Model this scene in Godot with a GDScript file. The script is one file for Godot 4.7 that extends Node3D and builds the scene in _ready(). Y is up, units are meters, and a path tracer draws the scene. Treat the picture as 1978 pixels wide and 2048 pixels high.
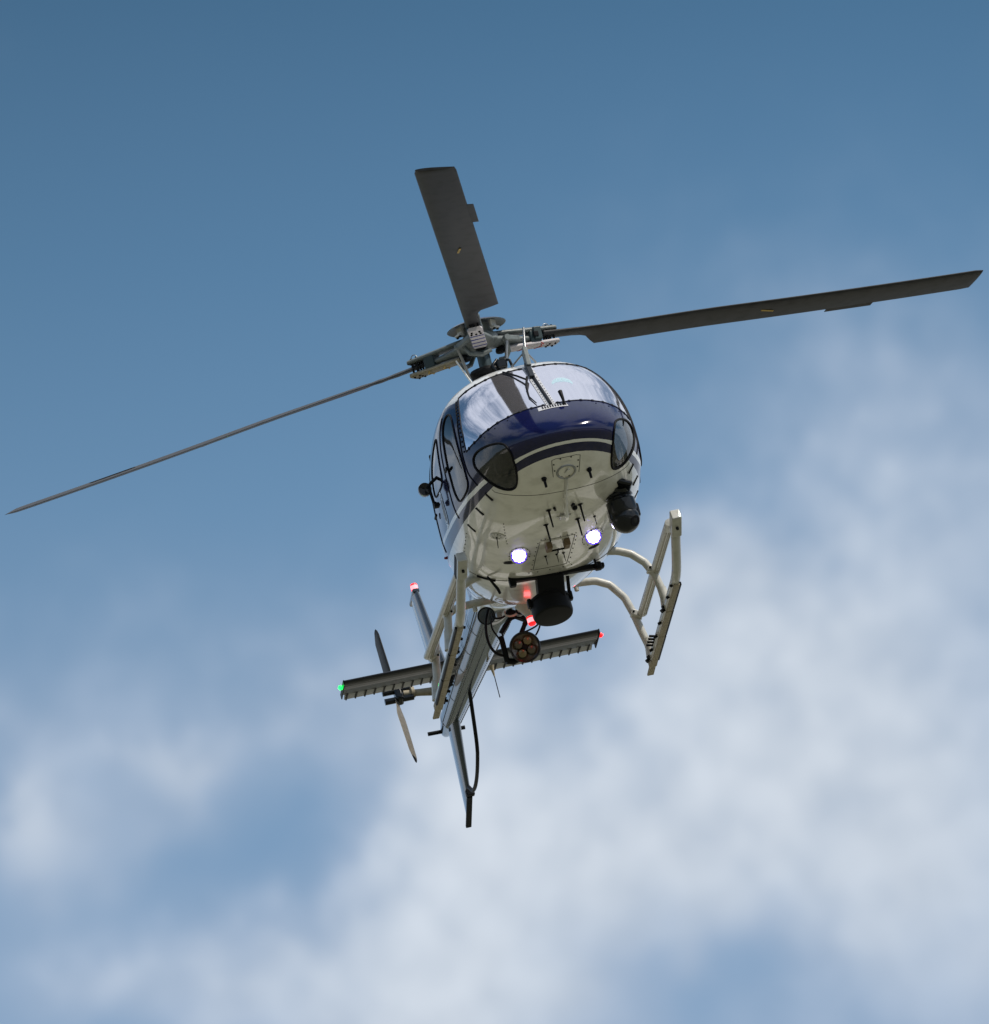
extends Node3D

# ---------------------------------------------------------------- mesh helpers
class MB:
	var v := PackedVector3Array()
	var n := PackedVector3Array()
	func tri(a: Vector3, b: Vector3, c: Vector3, na: Vector3, nb: Vector3, nc: Vector3) -> void:
		var cr := (b - a).cross(c - a)
		if cr.length_squared() < 1e-18:
			return
		if cr.dot(na + nb + nc) > 0.0:
			v.append_array(PackedVector3Array([a, c, b])); n.append_array(PackedVector3Array([na, nc, nb]))
		else:
			v.append_array(PackedVector3Array([a, b, c])); n.append_array(PackedVector3Array([na, nb, nc]))
	func flat(a: Vector3, b: Vector3, c: Vector3, out: Vector3) -> void:
		var m := (b - a).cross(c - a).normalized()
		if m.dot(out) < 0.0:
			m = -m
		tri(a, b, c, m, m, m)
	func mesh() -> ArrayMesh:
		var a := []
		a.resize(Mesh.ARRAY_MAX)
		a[Mesh.ARRAY_VERTEX] = v
		a[Mesh.ARRAY_NORMAL] = n
		var m := ArrayMesh.new()
		m.add_surface_from_arrays(Mesh.PRIMITIVE_TRIANGLES, a)
		return m

func loft(mb: MB, loops: Array, cap0 := true, cap1 := true) -> void:
	var nl := loops.size()
	var ns: int = loops[0].size()
	var cen := []
	for l in loops:
		var c := Vector3.ZERO
		for p in l:
			c += p
		cen.append(c / ns)
	var nor := []
	var sgn := 0.0
	for i in nl:
		var row := PackedVector3Array()
		var a: PackedVector3Array = loops[max(i - 1, 0)]
		var b: PackedVector3Array = loops[min(i + 1, nl - 1)]
		var l: PackedVector3Array = loops[i]
		for j in ns:
			var du := b[j] - a[j]
			var dv := l[(j + 1) % ns] - l[(j + ns - 1) % ns]
			var m := du.cross(dv)
			if m.length() < 1e-12:
				var e: PackedVector3Array = loops[1 if i == 0 else nl - 2]
				m = du.cross(e[(j + 1) % ns] - e[(j + ns - 1) % ns])
			m = m.normalized()
			sgn += m.dot(l[j] - cen[i])
			row.append(m)
		nor.append(row)
	var f := 1.0 if sgn >= 0.0 else -1.0
	for i in nl - 1:
		for j in ns:
			var k := (j + 1) % ns
			mb.tri(loops[i][j], loops[i + 1][j], loops[i + 1][k], nor[i][j] * f, nor[i + 1][j] * f, nor[i + 1][k] * f)
			mb.tri(loops[i][j], loops[i + 1][k], loops[i][k], nor[i][j] * f, nor[i + 1][k] * f, nor[i][k] * f)
	if cap0:
		for j in ns:
			mb.flat(cen[0], loops[0][j], loops[0][(j + 1) % ns], cen[0] - cen[1])
	if cap1:
		for j in ns:
			mb.flat(cen[nl - 1], loops[nl - 1][j], loops[nl - 1][(j + 1) % ns], cen[nl - 1] - cen[nl - 2])

func ring(c: Vector3, x: Vector3, y: Vector3, rx: float, ry: float, segs: int) -> PackedVector3Array:
	var l := PackedVector3Array()
	for j in segs:
		var a := TAU * j / segs
		l.append(c + x * (cos(a) * rx) + y * (sin(a) * ry))
	return l

func tube(mb: MB, pts: Array, r, segs := 10, caps := true, closed := false) -> void:
	var loops := []
	var np := pts.size()
	var up := Vector3.ZERO
	for i in np:
		var a: Vector3 = pts[(i - 1 + np) % np] if closed else pts[max(i - 1, 0)]
		var b: Vector3 = pts[(i + 1) % np] if closed else pts[min(i + 1, np - 1)]
		var t := (b - a).normalized()
		if up == Vector3.ZERO:
			up = Vector3.UP if absf(t.y) < 0.9 else Vector3.RIGHT
		var s := t.cross(up).normalized()
		up = s.cross(t).normalized()
		var rr: float = r[i] if r is Array else r
		loops.append(ring(pts[i], s, up, rr, rr, segs))
	if closed:
		# close with the best matching start index, so that the last quad band does not twist
		var first: PackedVector3Array = loops[0]
		var last: PackedVector3Array = loops[np - 1]
		var best := 0
		var bd := 1e9
		for k in segs:
			var d := 0.0
			for j in segs:
				d += (first[(j + k) % segs] - last[j]).length_squared()
			if d < bd:
				bd = d
				best = k
		var l := PackedVector3Array()
		for j in segs:
			l.append(first[(j + best) % segs])
		loops.append(l)
		caps = false
	loft(mb, loops, caps, caps)

func lathe(mb: MB, o: Vector3, axis: Vector3, prof: Array, segs := 24) -> void:
	# profile of [radius, height along axis], split at creases so that edges stay crisp
	var ax := axis.normalized()
	var x := ax.cross(Vector3.UP if absf(ax.y) < 0.9 else Vector3.RIGHT).normalized()
	var y := ax.cross(x)
	var runs := [[prof[0]]]
	for i in range(1, prof.size()):
		runs[-1].append(prof[i])
		if i < prof.size() - 1:
			var d0 := Vector2(prof[i][0] - prof[i - 1][0], prof[i][1] - prof[i - 1][1]).normalized()
			var d1 := Vector2(prof[i + 1][0] - prof[i][0], prof[i + 1][1] - prof[i][1]).normalized()
			if d0.dot(d1) < 0.8:
				runs.append([prof[i]])
	for run in runs:
		var np: int = run.size()
		for i in np - 1:
			var t0 := Vector2.ZERO
			var t1 := Vector2.ZERO
			var p0 := Vector2(run[i][0], run[i][1])
			var p1 := Vector2(run[i + 1][0], run[i + 1][1])
			t0 = (p1 - (Vector2(run[max(i - 1, 0)][0], run[max(i - 1, 0)][1]))).normalized()
			t1 = ((Vector2(run[min(i + 2, np - 1)][0], run[min(i + 2, np - 1)][1])) - p0).normalized()
			for j in segs:
				var a0 := TAU * j / segs
				var a1 := TAU * (j + 1) / segs
				var e0 := x * cos(a0) + y * sin(a0)
				var e1 := x * cos(a1) + y * sin(a1)
				var q := [o + e0 * p0.x + ax * p0.y, o + e1 * p0.x + ax * p0.y, o + e1 * p1.x + ax * p1.y, o + e0 * p1.x + ax * p1.y]
				var m := [e0 * t0.y - ax * t0.x, e1 * t0.y - ax * t0.x, e1 * t1.y - ax * t1.x, e0 * t1.y - ax * t1.x]
				mb.tri(q[0], q[1], q[2], m[0], m[1], m[2])
				mb.tri(q[0], q[2], q[3], m[0], m[2], m[3])

func rbox(mb: MB, xf: Transform3D, size: Vector3, r: float) -> void:
	var h := size * 0.5
	r = minf(r, minf(h.x, minf(h.y, h.z)) * 0.99)
	var inner := h - Vector3.ONE * r
	for ax in 3:
		for sg in [-1.0, 1.0]:
			var u := (ax + 1) % 3
			var w := (ax + 2) % 3
			var us := [-h[u], -inner[u], inner[u], h[u]]
			var ws := [-h[w], -inner[w], inner[w], h[w]]
			var P := []
			var N := []
			for i in 4:
				for j in 4:
					var p := Vector3.ZERO
					p[ax] = h[ax] * sg
					p[u] = us[i]
					p[w] = ws[j]
					var c := Vector3(clampf(p.x, -inner.x, inner.x), clampf(p.y, -inner.y, inner.y), clampf(p.z, -inner.z, inner.z))
					var m := (p - c).normalized()
					P.append(xf * (c + m * r))
					N.append((xf.basis * m).normalized())
			for i in 3:
				for j in 3:
					var k := i * 4 + j
					mb.tri(P[k], P[k + 1], P[k + 5], N[k], N[k + 1], N[k + 5])
					mb.tri(P[k], P[k + 5], P[k + 4], N[k], N[k + 5], N[k + 4])

func at_dir(o: Vector3, x: Vector3, y_hint := Vector3.UP) -> Transform3D:
	var a := x.normalized()
	var z := a.cross(y_hint).normalized()
	return Transform3D(Basis(a, z.cross(a), z), o)

func box_between(mb: MB, a: Vector3, b: Vector3, hy: float, hz: float, r: float, hint := Vector3.UP) -> void:
	rbox(mb, at_dir((a + b) * 0.5, b - a, hint), Vector3((b - a).length(), hy, hz), r)

func numbered(parent: Node, called: String) -> String:
	if not parent.has_node(NodePath(called)):
		return called
	var k := 1
	while parent.has_node(NodePath("%s_%03d" % [called, k])):
		k += 1
	return "%s_%03d" % [called, k]

func part(parent: Node, called: String, mb: MB, m: Material, label := "") -> MeshInstance3D:
	var o := MeshInstance3D.new()
	o.mesh = mb.mesh()
	o.material_override = m
	o.name = numbered(parent, called)
	if label:
		o.set_meta("label", label)
	parent.add_child(o)
	return o

func stuff(o: Node) -> void:
	o.set_meta("kind", "stuff")

func holder(parent: Node, called: String, label := "") -> Node3D:
	var o := Node3D.new()
	o.name = numbered(parent, called)
	if label:
		o.set_meta("label", label)
	parent.add_child(o)
	return o

# ---------------------------------------------------------------- materials
func lin(r: float, g: float, b: float) -> Color:
	return Color(r, g, b).linear_to_srgb()

func mat(c: Color, rough: float, metal := 0.0, coat := 0.0) -> StandardMaterial3D:
	var m := StandardMaterial3D.new()
	m.albedo_color = c
	m.roughness = rough
	m.metallic = metal
	if coat > 0.0:
		m.clearcoat_enabled = true
		m.clearcoat = coat
		m.clearcoat_roughness = 0.04
	return m

func grime(freq: float, lo: float, hi: float, seed_: int, size := 512) -> NoiseTexture2D:
	var f := FastNoiseLite.new()
	f.seed = seed_
	f.frequency = freq
	f.noise_type = FastNoiseLite.TYPE_SIMPLEX_SMOOTH
	f.fractal_octaves = 5
	var t := NoiseTexture2D.new()
	t.width = size
	t.height = size
	t.seamless = true
	t.noise = f
	var g := Gradient.new()
	g.set_color(0, Color(lo, lo, lo * 0.98))
	g.set_color(1, Color(hi, hi, hi))
	g.add_point(0.45, Color(lerpf(lo, hi, 0.75), lerpf(lo, hi, 0.75), lerpf(lo, hi, 0.74)))
	t.color_ramp = g
	return t

func worn(m: StandardMaterial3D, tex: Texture2D, scale: float) -> StandardMaterial3D:
	m.albedo_texture = tex
	m.uv1_triplanar = true
	m.uv1_scale = Vector3.ONE * scale
	return m

func glow(c: Color, e: float) -> StandardMaterial3D:
	var m := mat(c, 0.4)
	m.emission_enabled = true
	m.emission = c
	m.emission_energy_multiplier = e
	return m

# ---------------------------------------------------------------- the cabin's surface: sections across x, parameter q = sqrt(nose - x) and an angle th (0 starboard, 90 top, -90 bottom, -180 port)
const NOSE := 2.9
const ST := [
	[2.90, 0.960, 0.960, 0.000, 0.960, 2.00, 2.00], [2.87, 1.035, 0.895, 0.200, 0.960, 2.00, 2.00], [2.80, 1.125, 0.845, 0.360, 0.965, 2.05, 2.05],
	[2.67, 1.260, 0.775, 0.500, 0.980, 2.10, 2.10], [2.50, 1.415, 0.700, 0.600, 1.000, 2.20, 2.20], [2.25, 1.640, 0.635, 0.695, 1.030, 2.30, 2.35],
	[1.92, 1.930, 0.585, 0.780, 1.060, 2.50, 2.60], [1.70, 2.039, 0.571, 0.805, 1.095, 2.70, 2.85], [1.40, 2.107, 0.559, 0.829, 1.127, 3.15, 2.95],
	[1.00, 2.140, 0.548, 0.832, 1.157, 3.50, 2.85], [0.50, 2.168, 0.535, 0.821, 1.187, 3.40, 2.67], [0.0, 2.190, 0.565, 0.777, 1.227, 3.20, 2.48],
	[-0.5, 2.190, 0.628, 0.695, 1.327, 2.90, 2.25], [-1.0, 2.170, 0.794, 0.546, 1.447, 2.60, 2.10], [-1.6, 2.050, 1.020, 0.440, 1.500, 2.30, 2.10],
	[-2.2, 1.860, 1.200, 0.320, 1.520, 2.10, 2.05], [-2.6, 1.720, 1.235, 0.245, 1.480, 2.00, 2.00]]
const QMAX := 2.345
var table := []

func make_table() -> void:
	var n := ST.size()
	var q := []
	for s in ST:
		q.append(sqrt(maxf(NOSE - s[0], 0.0)))
	var tan_ := []
	for i in n:
		var row := []
		for k in 7:
			if i == 0:
				row.append((ST[1][k] - ST[0][k]) / (q[1] - q[0]))
			elif i == n - 1:
				row.append((ST[i][k] - ST[i - 1][k]) / (q[i] - q[i - 1]))
			else:
				var h0: float = q[i] - q[i - 1]
				var h1: float = q[i + 1] - q[i]
				row.append(((ST[i][k] - ST[i - 1][k]) / h0 * h1 + (ST[i + 1][k] - ST[i][k]) / h1 * h0) / (h0 + h1))
		tan_.append(row)
	for s in 480:
		var x := s * 0.005
		var i := 0
		while i < n - 2 and q[i + 1] < x:
			i += 1
		var h: float = q[i + 1] - q[i]
		var t: float = (x - q[i]) / h
		var row := PackedFloat64Array()
		for k in range(1, 7):
			row.append((2 * t * t * t - 3 * t * t + 1) * ST[i][k] + (t * t * t - 2 * t * t + t) * h * tan_[i][k] + (-2 * t * t * t + 3 * t * t) * ST[i + 1][k] + (t * t * t - t * t) * h * tan_[i + 1][k])
		table.append(row)

func station(q: float) -> PackedFloat64Array:
	var f := clampf(q, 0.0, 2.39) / 0.005
	var i := int(f)
	var t := f - i
	var a: PackedFloat64Array = table[i]
	var b: PackedFloat64Array = table[i + 1]
	var r := PackedFloat64Array()
	for k in 6:
		r.append(a[k] + (b[k] - a[k]) * t)
	return r

func surf(q: float, th: float) -> Vector3:
	var s := station(q)
	var c := cos(th)
	var n := sin(th)
	var up := n >= 0.0
	var e := 2.0 / (s[4] if up else s[5])
	var h := (s[0] - s[3]) if up else (s[3] - s[1])
	return Vector3(NOSE - q * q, s[3] + h * signf(n) * pow(absf(n), e), s[2] * signf(c) * pow(absf(c), e))

func surf_n(q: float, th: float) -> Vector3:
	var qq := maxf(q, 0.004)
	var d := 0.004
	var e := 0.01
	var n := (surf(qq, th + e) - surf(qq, th - e)).cross(surf(qq + d, th) - surf(maxf(qq - d, 0.0), th)).normalized()
	var out := surf(qq, th) - Vector3(NOSE - qq * qq - 0.3, station(qq)[3], 0)
	return n if n.dot(out) >= 0.0 else -n

func on(q: float, deg: float, off := 0.0) -> Vector3:
	return surf(q, deg_to_rad(deg)) + surf_n(q, deg_to_rad(deg)) * off

func th_of_y(q: float, y: float) -> float:
	# starboard angle, in degrees, at which the section reaches height y
	var s := station(q)
	if y >= s[3]:
		return rad_to_deg(asin(clampf(pow(clampf((y - s[3]) / maxf(s[0] - s[3], 1e-5), 0, 1), s[4] / 2.0), 0, 1)))
	return -rad_to_deg(asin(clampf(pow(clampf((s[3] - y) / maxf(s[3] - s[1], 1e-5), 0, 1), s[5] / 2.0), 0, 1)))

func curve_at(tab: Array, x: float) -> float:
	for i in tab.size() - 1:
		if x <= tab[i][0] and x >= tab[i + 1][0]:
			var t: float = (tab[i][0] - x) / (tab[i][0] - tab[i + 1][0])
			return lerpf(tab[i][1], tab[i + 1][1], t)
	return tab[0][1] if x > tab[0][0] else tab[-1][1]

func mirror(poly: Array) -> Array:
	var r := []
	for p in poly:
		r.append([p[0], -180.0 - p[1]])
	return r

func both_sides(half: Array) -> Array:
	# a half outline that starts and ends on the keel line (-90 degrees) joined with its mirror image
	var r := half.duplicate()
	var m := mirror(half)
	m.reverse()
	r.append_array(m)
	return r

func rounded(poly: Array, times := 2) -> Array:
	for k in times:
		var r := []
		for i in poly.size():
			var a = poly[i]
			var b = poly[(i + 1) % poly.size()]
			r.append([a[0] * 0.75 + b[0] * 0.25, a[1] * 0.75 + b[1] * 0.25])
			r.append([a[0] * 0.25 + b[0] * 0.75, a[1] * 0.25 + b[1] * 0.75])
		poly = r
	return poly

const KQ := 10.0
const KT := 0.1
func flat_poly(poly: Array) -> PackedVector2Array:
	var r := PackedVector2Array()
	for p in poly:
		r.append(Vector2(p[0] * KQ, p[1] * KT))
	return r

func patch(mb: MB, poly: Array, holes: Array, off: float, dq := 0.03, dt := 3.0) -> void:
	var P := flat_poly(poly)
	var H := []
	for h in holes:
		var f := flat_poly(h)
		var bb := Rect2(f[0], Vector2.ZERO)
		for p in f:
			bb = bb.expand(p)
		H.append([f, bb])
	var box := Rect2(P[0], Vector2.ZERO)
	for p in P:
		box = box.expand(p)
	var sx := dq * KQ
	var sy := dt * KT
	for i in range(int(floor(box.position.x / sx)), int(ceil(box.end.x / sx)) + 1):
		for j in range(int(floor(box.position.y / sy)), int(ceil(box.end.y / sy)) + 1):
			var c := PackedVector2Array([Vector2(i * sx, j * sy), Vector2((i + 1) * sx, j * sy), Vector2((i + 1) * sx, (j + 1) * sy), Vector2(i * sx, (j + 1) * sy)])
			var r := Rect2(c[0], Vector2(sx, sy))
			var pieces: Array = Array(Geometry2D.intersect_polygons(c, P), TYPE_NIL, "", null)
			for h in H:
				if pieces.is_empty() or not r.grow(0.01).intersects(h[1]):
					continue
				var kept := []
				for p in pieces:
					for k in Geometry2D.clip_polygons(p, h[0]):
						kept.append(k)
				pieces = kept
			for p in pieces:
				var idx := Geometry2D.triangulate_polygon(p)
				var vs := []
				var nn := []
				for w in p:
					var q: float = maxf(w.x / KQ, 0.0)
					var th := deg_to_rad(w.y / KT)
					var m := surf_n(q, th)
					nn.append(m)
					vs.append(surf(q, th) + m * off)
				for k in range(0, idx.size(), 3):
					mb.tri(vs[idx[k]], vs[idx[k + 1]], vs[idx[k + 2]], nn[idx[k]], nn[idx[k + 1]], nn[idx[k + 2]])

func along(poly: Array, off: float, closed: bool, step := 0.03) -> Array:
	var r := []
	var n := poly.size()
	for i in (n if closed else n - 1):
		var a = poly[i]
		var b = poly[(i + 1) % n]
		var len_ := (on(a[0], a[1]) - on(b[0], b[1])).length()
		var k: int = max(1, int(len_ / step))
		for j in k:
			r.append(on(lerpf(a[0], b[0], float(j) / k), lerpf(a[1], b[1], float(j) / k), off))
	if not closed:
		r.append(on(poly[-1][0], poly[-1][1], off))
	return r

func dots(mb: MB, poly: Array, gap: float, r: float, off := 0.001, closed := false) -> void:
	var n := poly.size()
	var left := gap * 0.5
	for i in (n if closed else n - 1):
		var a = poly[i]
		var b = poly[(i + 1) % n]
		var len_ := (on(a[0], a[1]) - on(b[0], b[1])).length()
		var s := left
		while s < len_:
			var q := lerpf(a[0], b[0], s / len_)
			var d := lerpf(a[1], b[1], s / len_)
			lathe(mb, on(q, d, off), surf_n(q, deg_to_rad(d)), [[r, 0.0], [r * 0.75, 0.004], [0.0, 0.005]], 8)
			s += gap
		left = s - len_

# ---------------------------------------------------------------- sky
var n_big := FastNoiseLite.new()
var n_mid := FastNoiseLite.new()
var n_fine := FastNoiseLite.new()
const PUFFS := [ # bearing, elevation over 26 degrees, spreads, amount
	[1.66, -2.15, 1.5, 1.25, 0.80], [3.5, -2.6, 1.5, 1.6, 0.75], [0.0, -3.4, 1.05, 1.05, 0.70], [-0.75, -4.2, 0.85, 0.6, 0.55],
	[-0.2, -2.35, 0.65, 0.75, 0.45], [1.45, -0.65, 0.6, 0.5, 0.40], [2.5, -0.86, 0.8, 0.65, 0.40], [3.8, 0.0, 1.0, 1.0, 0.42], [3.4, 1.3, 1.4, 0.9, 0.10],
	[1.75, -4.1, 0.6, 0.40, -0.30], [2.4, -3.7, 0.5, 0.35, -0.08], [0.75, -1.7, 0.5, 0.35, -0.10], [1.0, -2.9, 0.5, 0.4, 0.12], [2.6, 0.9, 1.9, 1.3, 0.15], [-1.4, -1.6, 1.2, 0.9, 0.12],
	[-3.95, -2.9, 0.5, 0.36, 0.60], [-3.4, -2.6, 0.5, 0.4, 0.22], [-2.66, -2.1, 0.32, 0.26, 0.42], [-3.8, -2.0, 0.9, 0.5, 0.30], [-3.0, -4.0, 0.9, 0.4, 0.34],
	[-1.75, -1.9, 0.6, 0.5, 0.20], [-1.9, -4.1, 0.6, 0.4, 0.34], [-2.6, -1.3, 1.6, 0.6, 0.14], [-2.2, -3.1, 0.7, 0.35, -0.10], [-1.6, -2.8, 0.5, 0.6, -0.10], [-0.9, -1.6, 0.7, 0.4, 0.12]]

const AIR := [[90.1, Color(0.040, 0.105, 0.205)], [36.0, Color(0.046, 0.120, 0.225)], [30.3, Color(0.066, 0.160, 0.285)], [28.0, Color(0.102, 0.222, 0.380)], [26.0, Color(0.145, 0.278, 0.452)], [24.0, Color(0.185, 0.318, 0.498)], [21.7, Color(0.225, 0.355, 0.535)], [0.0, Color(0.42, 0.53, 0.66)], [-90.1, Color(0.42, 0.53, 0.66)]]

func sky_at(d: Vector3) -> Color:
	var el := rad_to_deg(asin(clampf(d.y, -1.0, 1.0)))
	var az := rad_to_deg(atan2(d.x, -d.z))
	var a := az * 0.899
	var e := el - 26.0
	var p := d * 100.0
	var w1 := n_mid.get_noise_3dv(p)
	var w2 := n_mid.get_noise_3dv(p + Vector3(31, 17, 5))
	var f := n_fine.get_noise_3dv(p)
	var near := 1.0 - smoothstep(5.6, 15.0, sqrt(a * a + e * e) * (1.0 + 0.18 * w1))
	var cov := 0.0
	if near > 0.0:
		var aa := a + 0.55 * w1 + 0.13 * f
		var ee := e + 0.55 * w2 - 0.13 * f
		for b in PUFFS:
			var x: float = (aa - b[0]) / b[2]
			var y: float = (ee - b[1]) / b[3]
			var s := x * x + y * y
			if s < 9.0:
				cov += b[4] * exp(-s * 0.8)
		cov = cov * (1.0 + 0.25 * w1 + 0.30 * f) + 0.16 * smoothstep(0.5, -3.5, e) * (1.0 + 0.8 * w2)
	if near < 1.0:
		var g := n_big.get_noise_3dv(p) + 0.16 * w1 + 0.04 * f
		var gen := smoothstep(-0.30, 0.20, g) * (1.25 + 0.35 * w1)
		cov = lerpf(gen, cov, near)
	cov = clampf(1.0 - exp(-1.75 * maxf(cov, 0.0)), 0.0, 1.0) * 1.08
	cov = clampf(cov, 0.0, 1.0)
	# clear air: deeper with height
	var air := Color.BLACK
	for i in AIR.size() - 1:
		if el <= AIR[i][0] and el >= AIR[i + 1][0]:
			air = AIR[i][1].lerp(AIR[i + 1][1], (AIR[i][0] - el) / (AIR[i][0] - AIR[i + 1][0]))
			break
	air *= 1.0 + 0.022 * clampf(a, -6.0, 3.0) * clampf((el - 22.0) / 6.0, 0.0, 1.0)
	var thick := smoothstep(0.5, 1.0, cov)
	var white := Color(0.54, 0.61, 0.73).lerp(Color(0.64, 0.70, 0.78), thick)
	white *= 1.0 + 0.07 * f + 0.06 * w1
	return air.lerp(white, cov * (0.35 + 0.65 * cov) * 0.98)

func dir_of(u: float, v: float) -> Vector3:
	var az := u * TAU
	var po := v * PI
	return Vector3(sin(az) * sin(po), cos(po), -cos(az) * sin(po))

func make_sky() -> ImageTexture:
	n_big.seed = 37; n_big.frequency = 0.012; n_big.fractal_octaves = 4
	n_mid.seed = 5; n_mid.frequency = 0.30; n_mid.fractal_octaves = 4
	n_fine.seed = 23; n_fine.frequency = 1.1; n_fine.fractal_octaves = 4
	var W := 4096
	var H := 2048
	var im := Image.create(1280, 640, false, Image.FORMAT_RGBF)
	for y in 640:
		if y > 360:
			for x in 1280:
				im.set_pixel(x, y, Color(0.24, 0.26, 0.22))
			continue
		for x in 1280:
			im.set_pixel(x, y, sky_at(dir_of((x + 0.5) / 1280.0, minf((y + 0.5) / 640.0, 0.5))))
	im.resize(W, H, Image.INTERPOLATE_CUBIC)
	# the part of the sky in view, at full detail
	for y in range(540, 920):
		for x in range(-240, 240):
			im.set_pixel((x + W) % W, y, sky_at(dir_of((x + 0.5) / W, (y + 0.5) / H)))
	return ImageTexture.create_from_image(im)

# ---------------------------------------------------------------- the scene
var M := {}
var heli: Node3D

func _ready() -> void:
	# camera on the ground, pitched up 26 degrees
	var cam := Camera3D.new()
	cam.name = "camera"
	cam.fov = 8.615
	cam.near = 0.5
	cam.far = 20000.0
	cam.position = Vector3(0, 1.7, 0)
	cam.rotation_degrees = Vector3(26, 0, 0)
	add_child(cam)
	cam.current = true
	var env := Environment.new()
	env.background_mode = Environment.BG_SKY
	var sky := Sky.new()
	var pano := PanoramaSkyMaterial.new()
	pano.panorama = make_sky()
	sky.sky_material = pano
	env.sky = sky
	env.tonemap_mode = Environment.TONE_MAPPER_LINEAR
	env.tonemap_exposure = 1.0
	env.sdfgi_enabled = true
	env.ssao_enabled = true
	env.ssil_enabled = true
	var we := WorldEnvironment.new()
	we.name = "environment"
	we.environment = env
	add_child(we)
	var sun := DirectionalLight3D.new()
	sun.name = "sun"
	sun.light_energy = 1.35
	sun.light_color = Color(1.0, 0.965, 0.91)
	sun.light_angular_distance = 0.53
	sun.shadow_enabled = true
	add_child(sun)
	sun.look_at_from_position(Vector3.ZERO, -Vector3(0.358, 0.85, 0.386), Vector3.FORWARD)

	make_table()
	make_materials()
	make_ground()
	heli = Node3D.new()
	heli.name = "helicopter"
	heli.set_meta("label", "navy and white police helicopter flying nose towards the viewer under a cloudy sky")
	heli.set_meta("category", "helicopter")
	add_child(heli)
	heli.transform = Transform3D(Basis(Vector3(0.08255, -0.09661, 0.99190), Vector3(-0.23432, 0.96550, 0.11354), Vector3(-0.96865, -0.24180, 0.05707)), Vector3(0.563, 26.714, -54.02)).orthonormalized()
	make_cabin()
	make_interior()
	make_belly_fittings()
	make_landing_gear()
	make_tail()
	make_rotor()
	make_equipment()

func make_materials() -> void:
	var g1 := grime(0.012, 0.80, 1.0, 3)
	var g2 := grime(0.02, 0.70, 1.0, 9)
	M.white = worn(mat(lin(0.80, 0.79, 0.76), 0.26, 0.0, 1.0), g1, 0.7)
	M.navy = worn(mat(lin(0.007, 0.010, 0.058), 0.30, 0.0, 1.0), g1, 0.9)
	M.navy.clearcoat_roughness = 0.09
	M.boom = worn(mat(lin(0.055, 0.072, 0.095), 0.24, 0.45, 1.0), g1, 0.9)
	for c in [M.navy, M.boom]:
		c.metallic_specular = 0.0
	M.stabiliser = worn(mat(lin(0.014, 0.017, 0.026), 0.35, 0.0, 0.4), g2, 0.9)
	M.gear = worn(mat(lin(0.50, 0.50, 0.47), 0.40, 0.0, 0.5), g1, 1.5)
	M.black = mat(lin(0.007, 0.008, 0.010), 0.5)
	M.rubber = mat(lin(0.006, 0.006, 0.008), 0.6)
	M.gloss_black = mat(lin(0.005, 0.007, 0.010), 0.3, 0.0, 0.5)
	M.blade = worn(mat(lin(0.040, 0.041, 0.045), 0.45), g2, 0.6)
	M.hub = worn(mat(lin(0.155, 0.18, 0.185), 0.45), g2, 2.0)
	M.hub_dark = mat(lin(0.016, 0.035, 0.04), 0.5)
	M.steel = mat(lin(0.30, 0.31, 0.32), 0.35, 0.8)
	M.mast = mat(lin(0.05, 0.075, 0.085), 0.4, 0.4)
	M.tan = worn(mat(lin(0.36, 0.31, 0.22), 0.6), g2, 2.0)
	M.seal = mat(lin(0.03, 0.03, 0.03), 0.6)
	M.trim = mat(lin(0.012, 0.014, 0.020), 0.5)
	M.decal_white = mat(lin(0.76, 0.77, 0.76), 0.30, 0.0, 0.8)
	M.cabin = mat(lin(0.022, 0.023, 0.025), 0.8)
	for c in [M.black, M.rubber, M.gloss_black, M.trim, M.blade, M.stabiliser]:
		c.metallic_specular = 0.25
	M.seat = worn(mat(lin(0.05, 0.052, 0.058), 0.9), g2, 2.0)
	var w := mat(Color(0.97, 0.96, 1.0, 0.84), 0.08, 0.94)
	w.transparency = BaseMaterial3D.TRANSPARENCY_ALPHA
	w.metallic_specular = 0.9
	M.windscreen = w
	var g := mat(Color(0.10, 0.11, 0.12, 0.45), 0.03)
	g.transparency = BaseMaterial3D.TRANSPARENCY_ALPHA
	g.metallic_specular = 1.0
	M.glass = g
	M.red = glow(Color(1.0, 0.10, 0.12), 1.8)
	M.red_dim = glow(Color(1.0, 0.10, 0.12), 1.5)
	M.green = glow(Color(0.10, 1.0, 0.32), 3.0)
	M.led = glow(Color(0.90, 0.86, 1.0), 9.0)
	M.led_fringe = glow(Color(0.30, 0.12, 1.0), 1.4)  # violet fringe of the bright lamps, put in as a glowing colour
	M.led_off = mat(lin(0.05, 0.07, 0.08), 0.15, 0.3, 1.0)
	M.mirror = mat(lin(0.42, 0.40, 0.34), 0.08, 1.0)
	M.amber = mat(lin(0.13, 0.12, 0.05), 0.2, 0.3, 1.0)
	M.olive = mat(lin(0.045, 0.042, 0.02), 0.3, 0.0, 1.0)
	M.red_core = glow(Color(1.0, 0.55, 0.58), 2.0)
	M.silver = mat(lin(0.55, 0.56, 0.60), 0.4, 0.2)
	M.brown = mat(lin(0.16, 0.11, 0.06), 0.6)
	M.mark_red = mat(lin(0.30, 0.02, 0.02), 0.5)
	M.mark_blue = mat(lin(0.02, 0.035, 0.20), 0.5)
	M.tail_blade = worn(mat(lin(0.20, 0.185, 0.16), 0.45), g2, 2.0)
	M.mark_yellow = mat(lin(0.55, 0.36, 0.04), 0.5)
	M.pad = mat(lin(0.42, 0.40, 0.42), 0.6)

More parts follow.
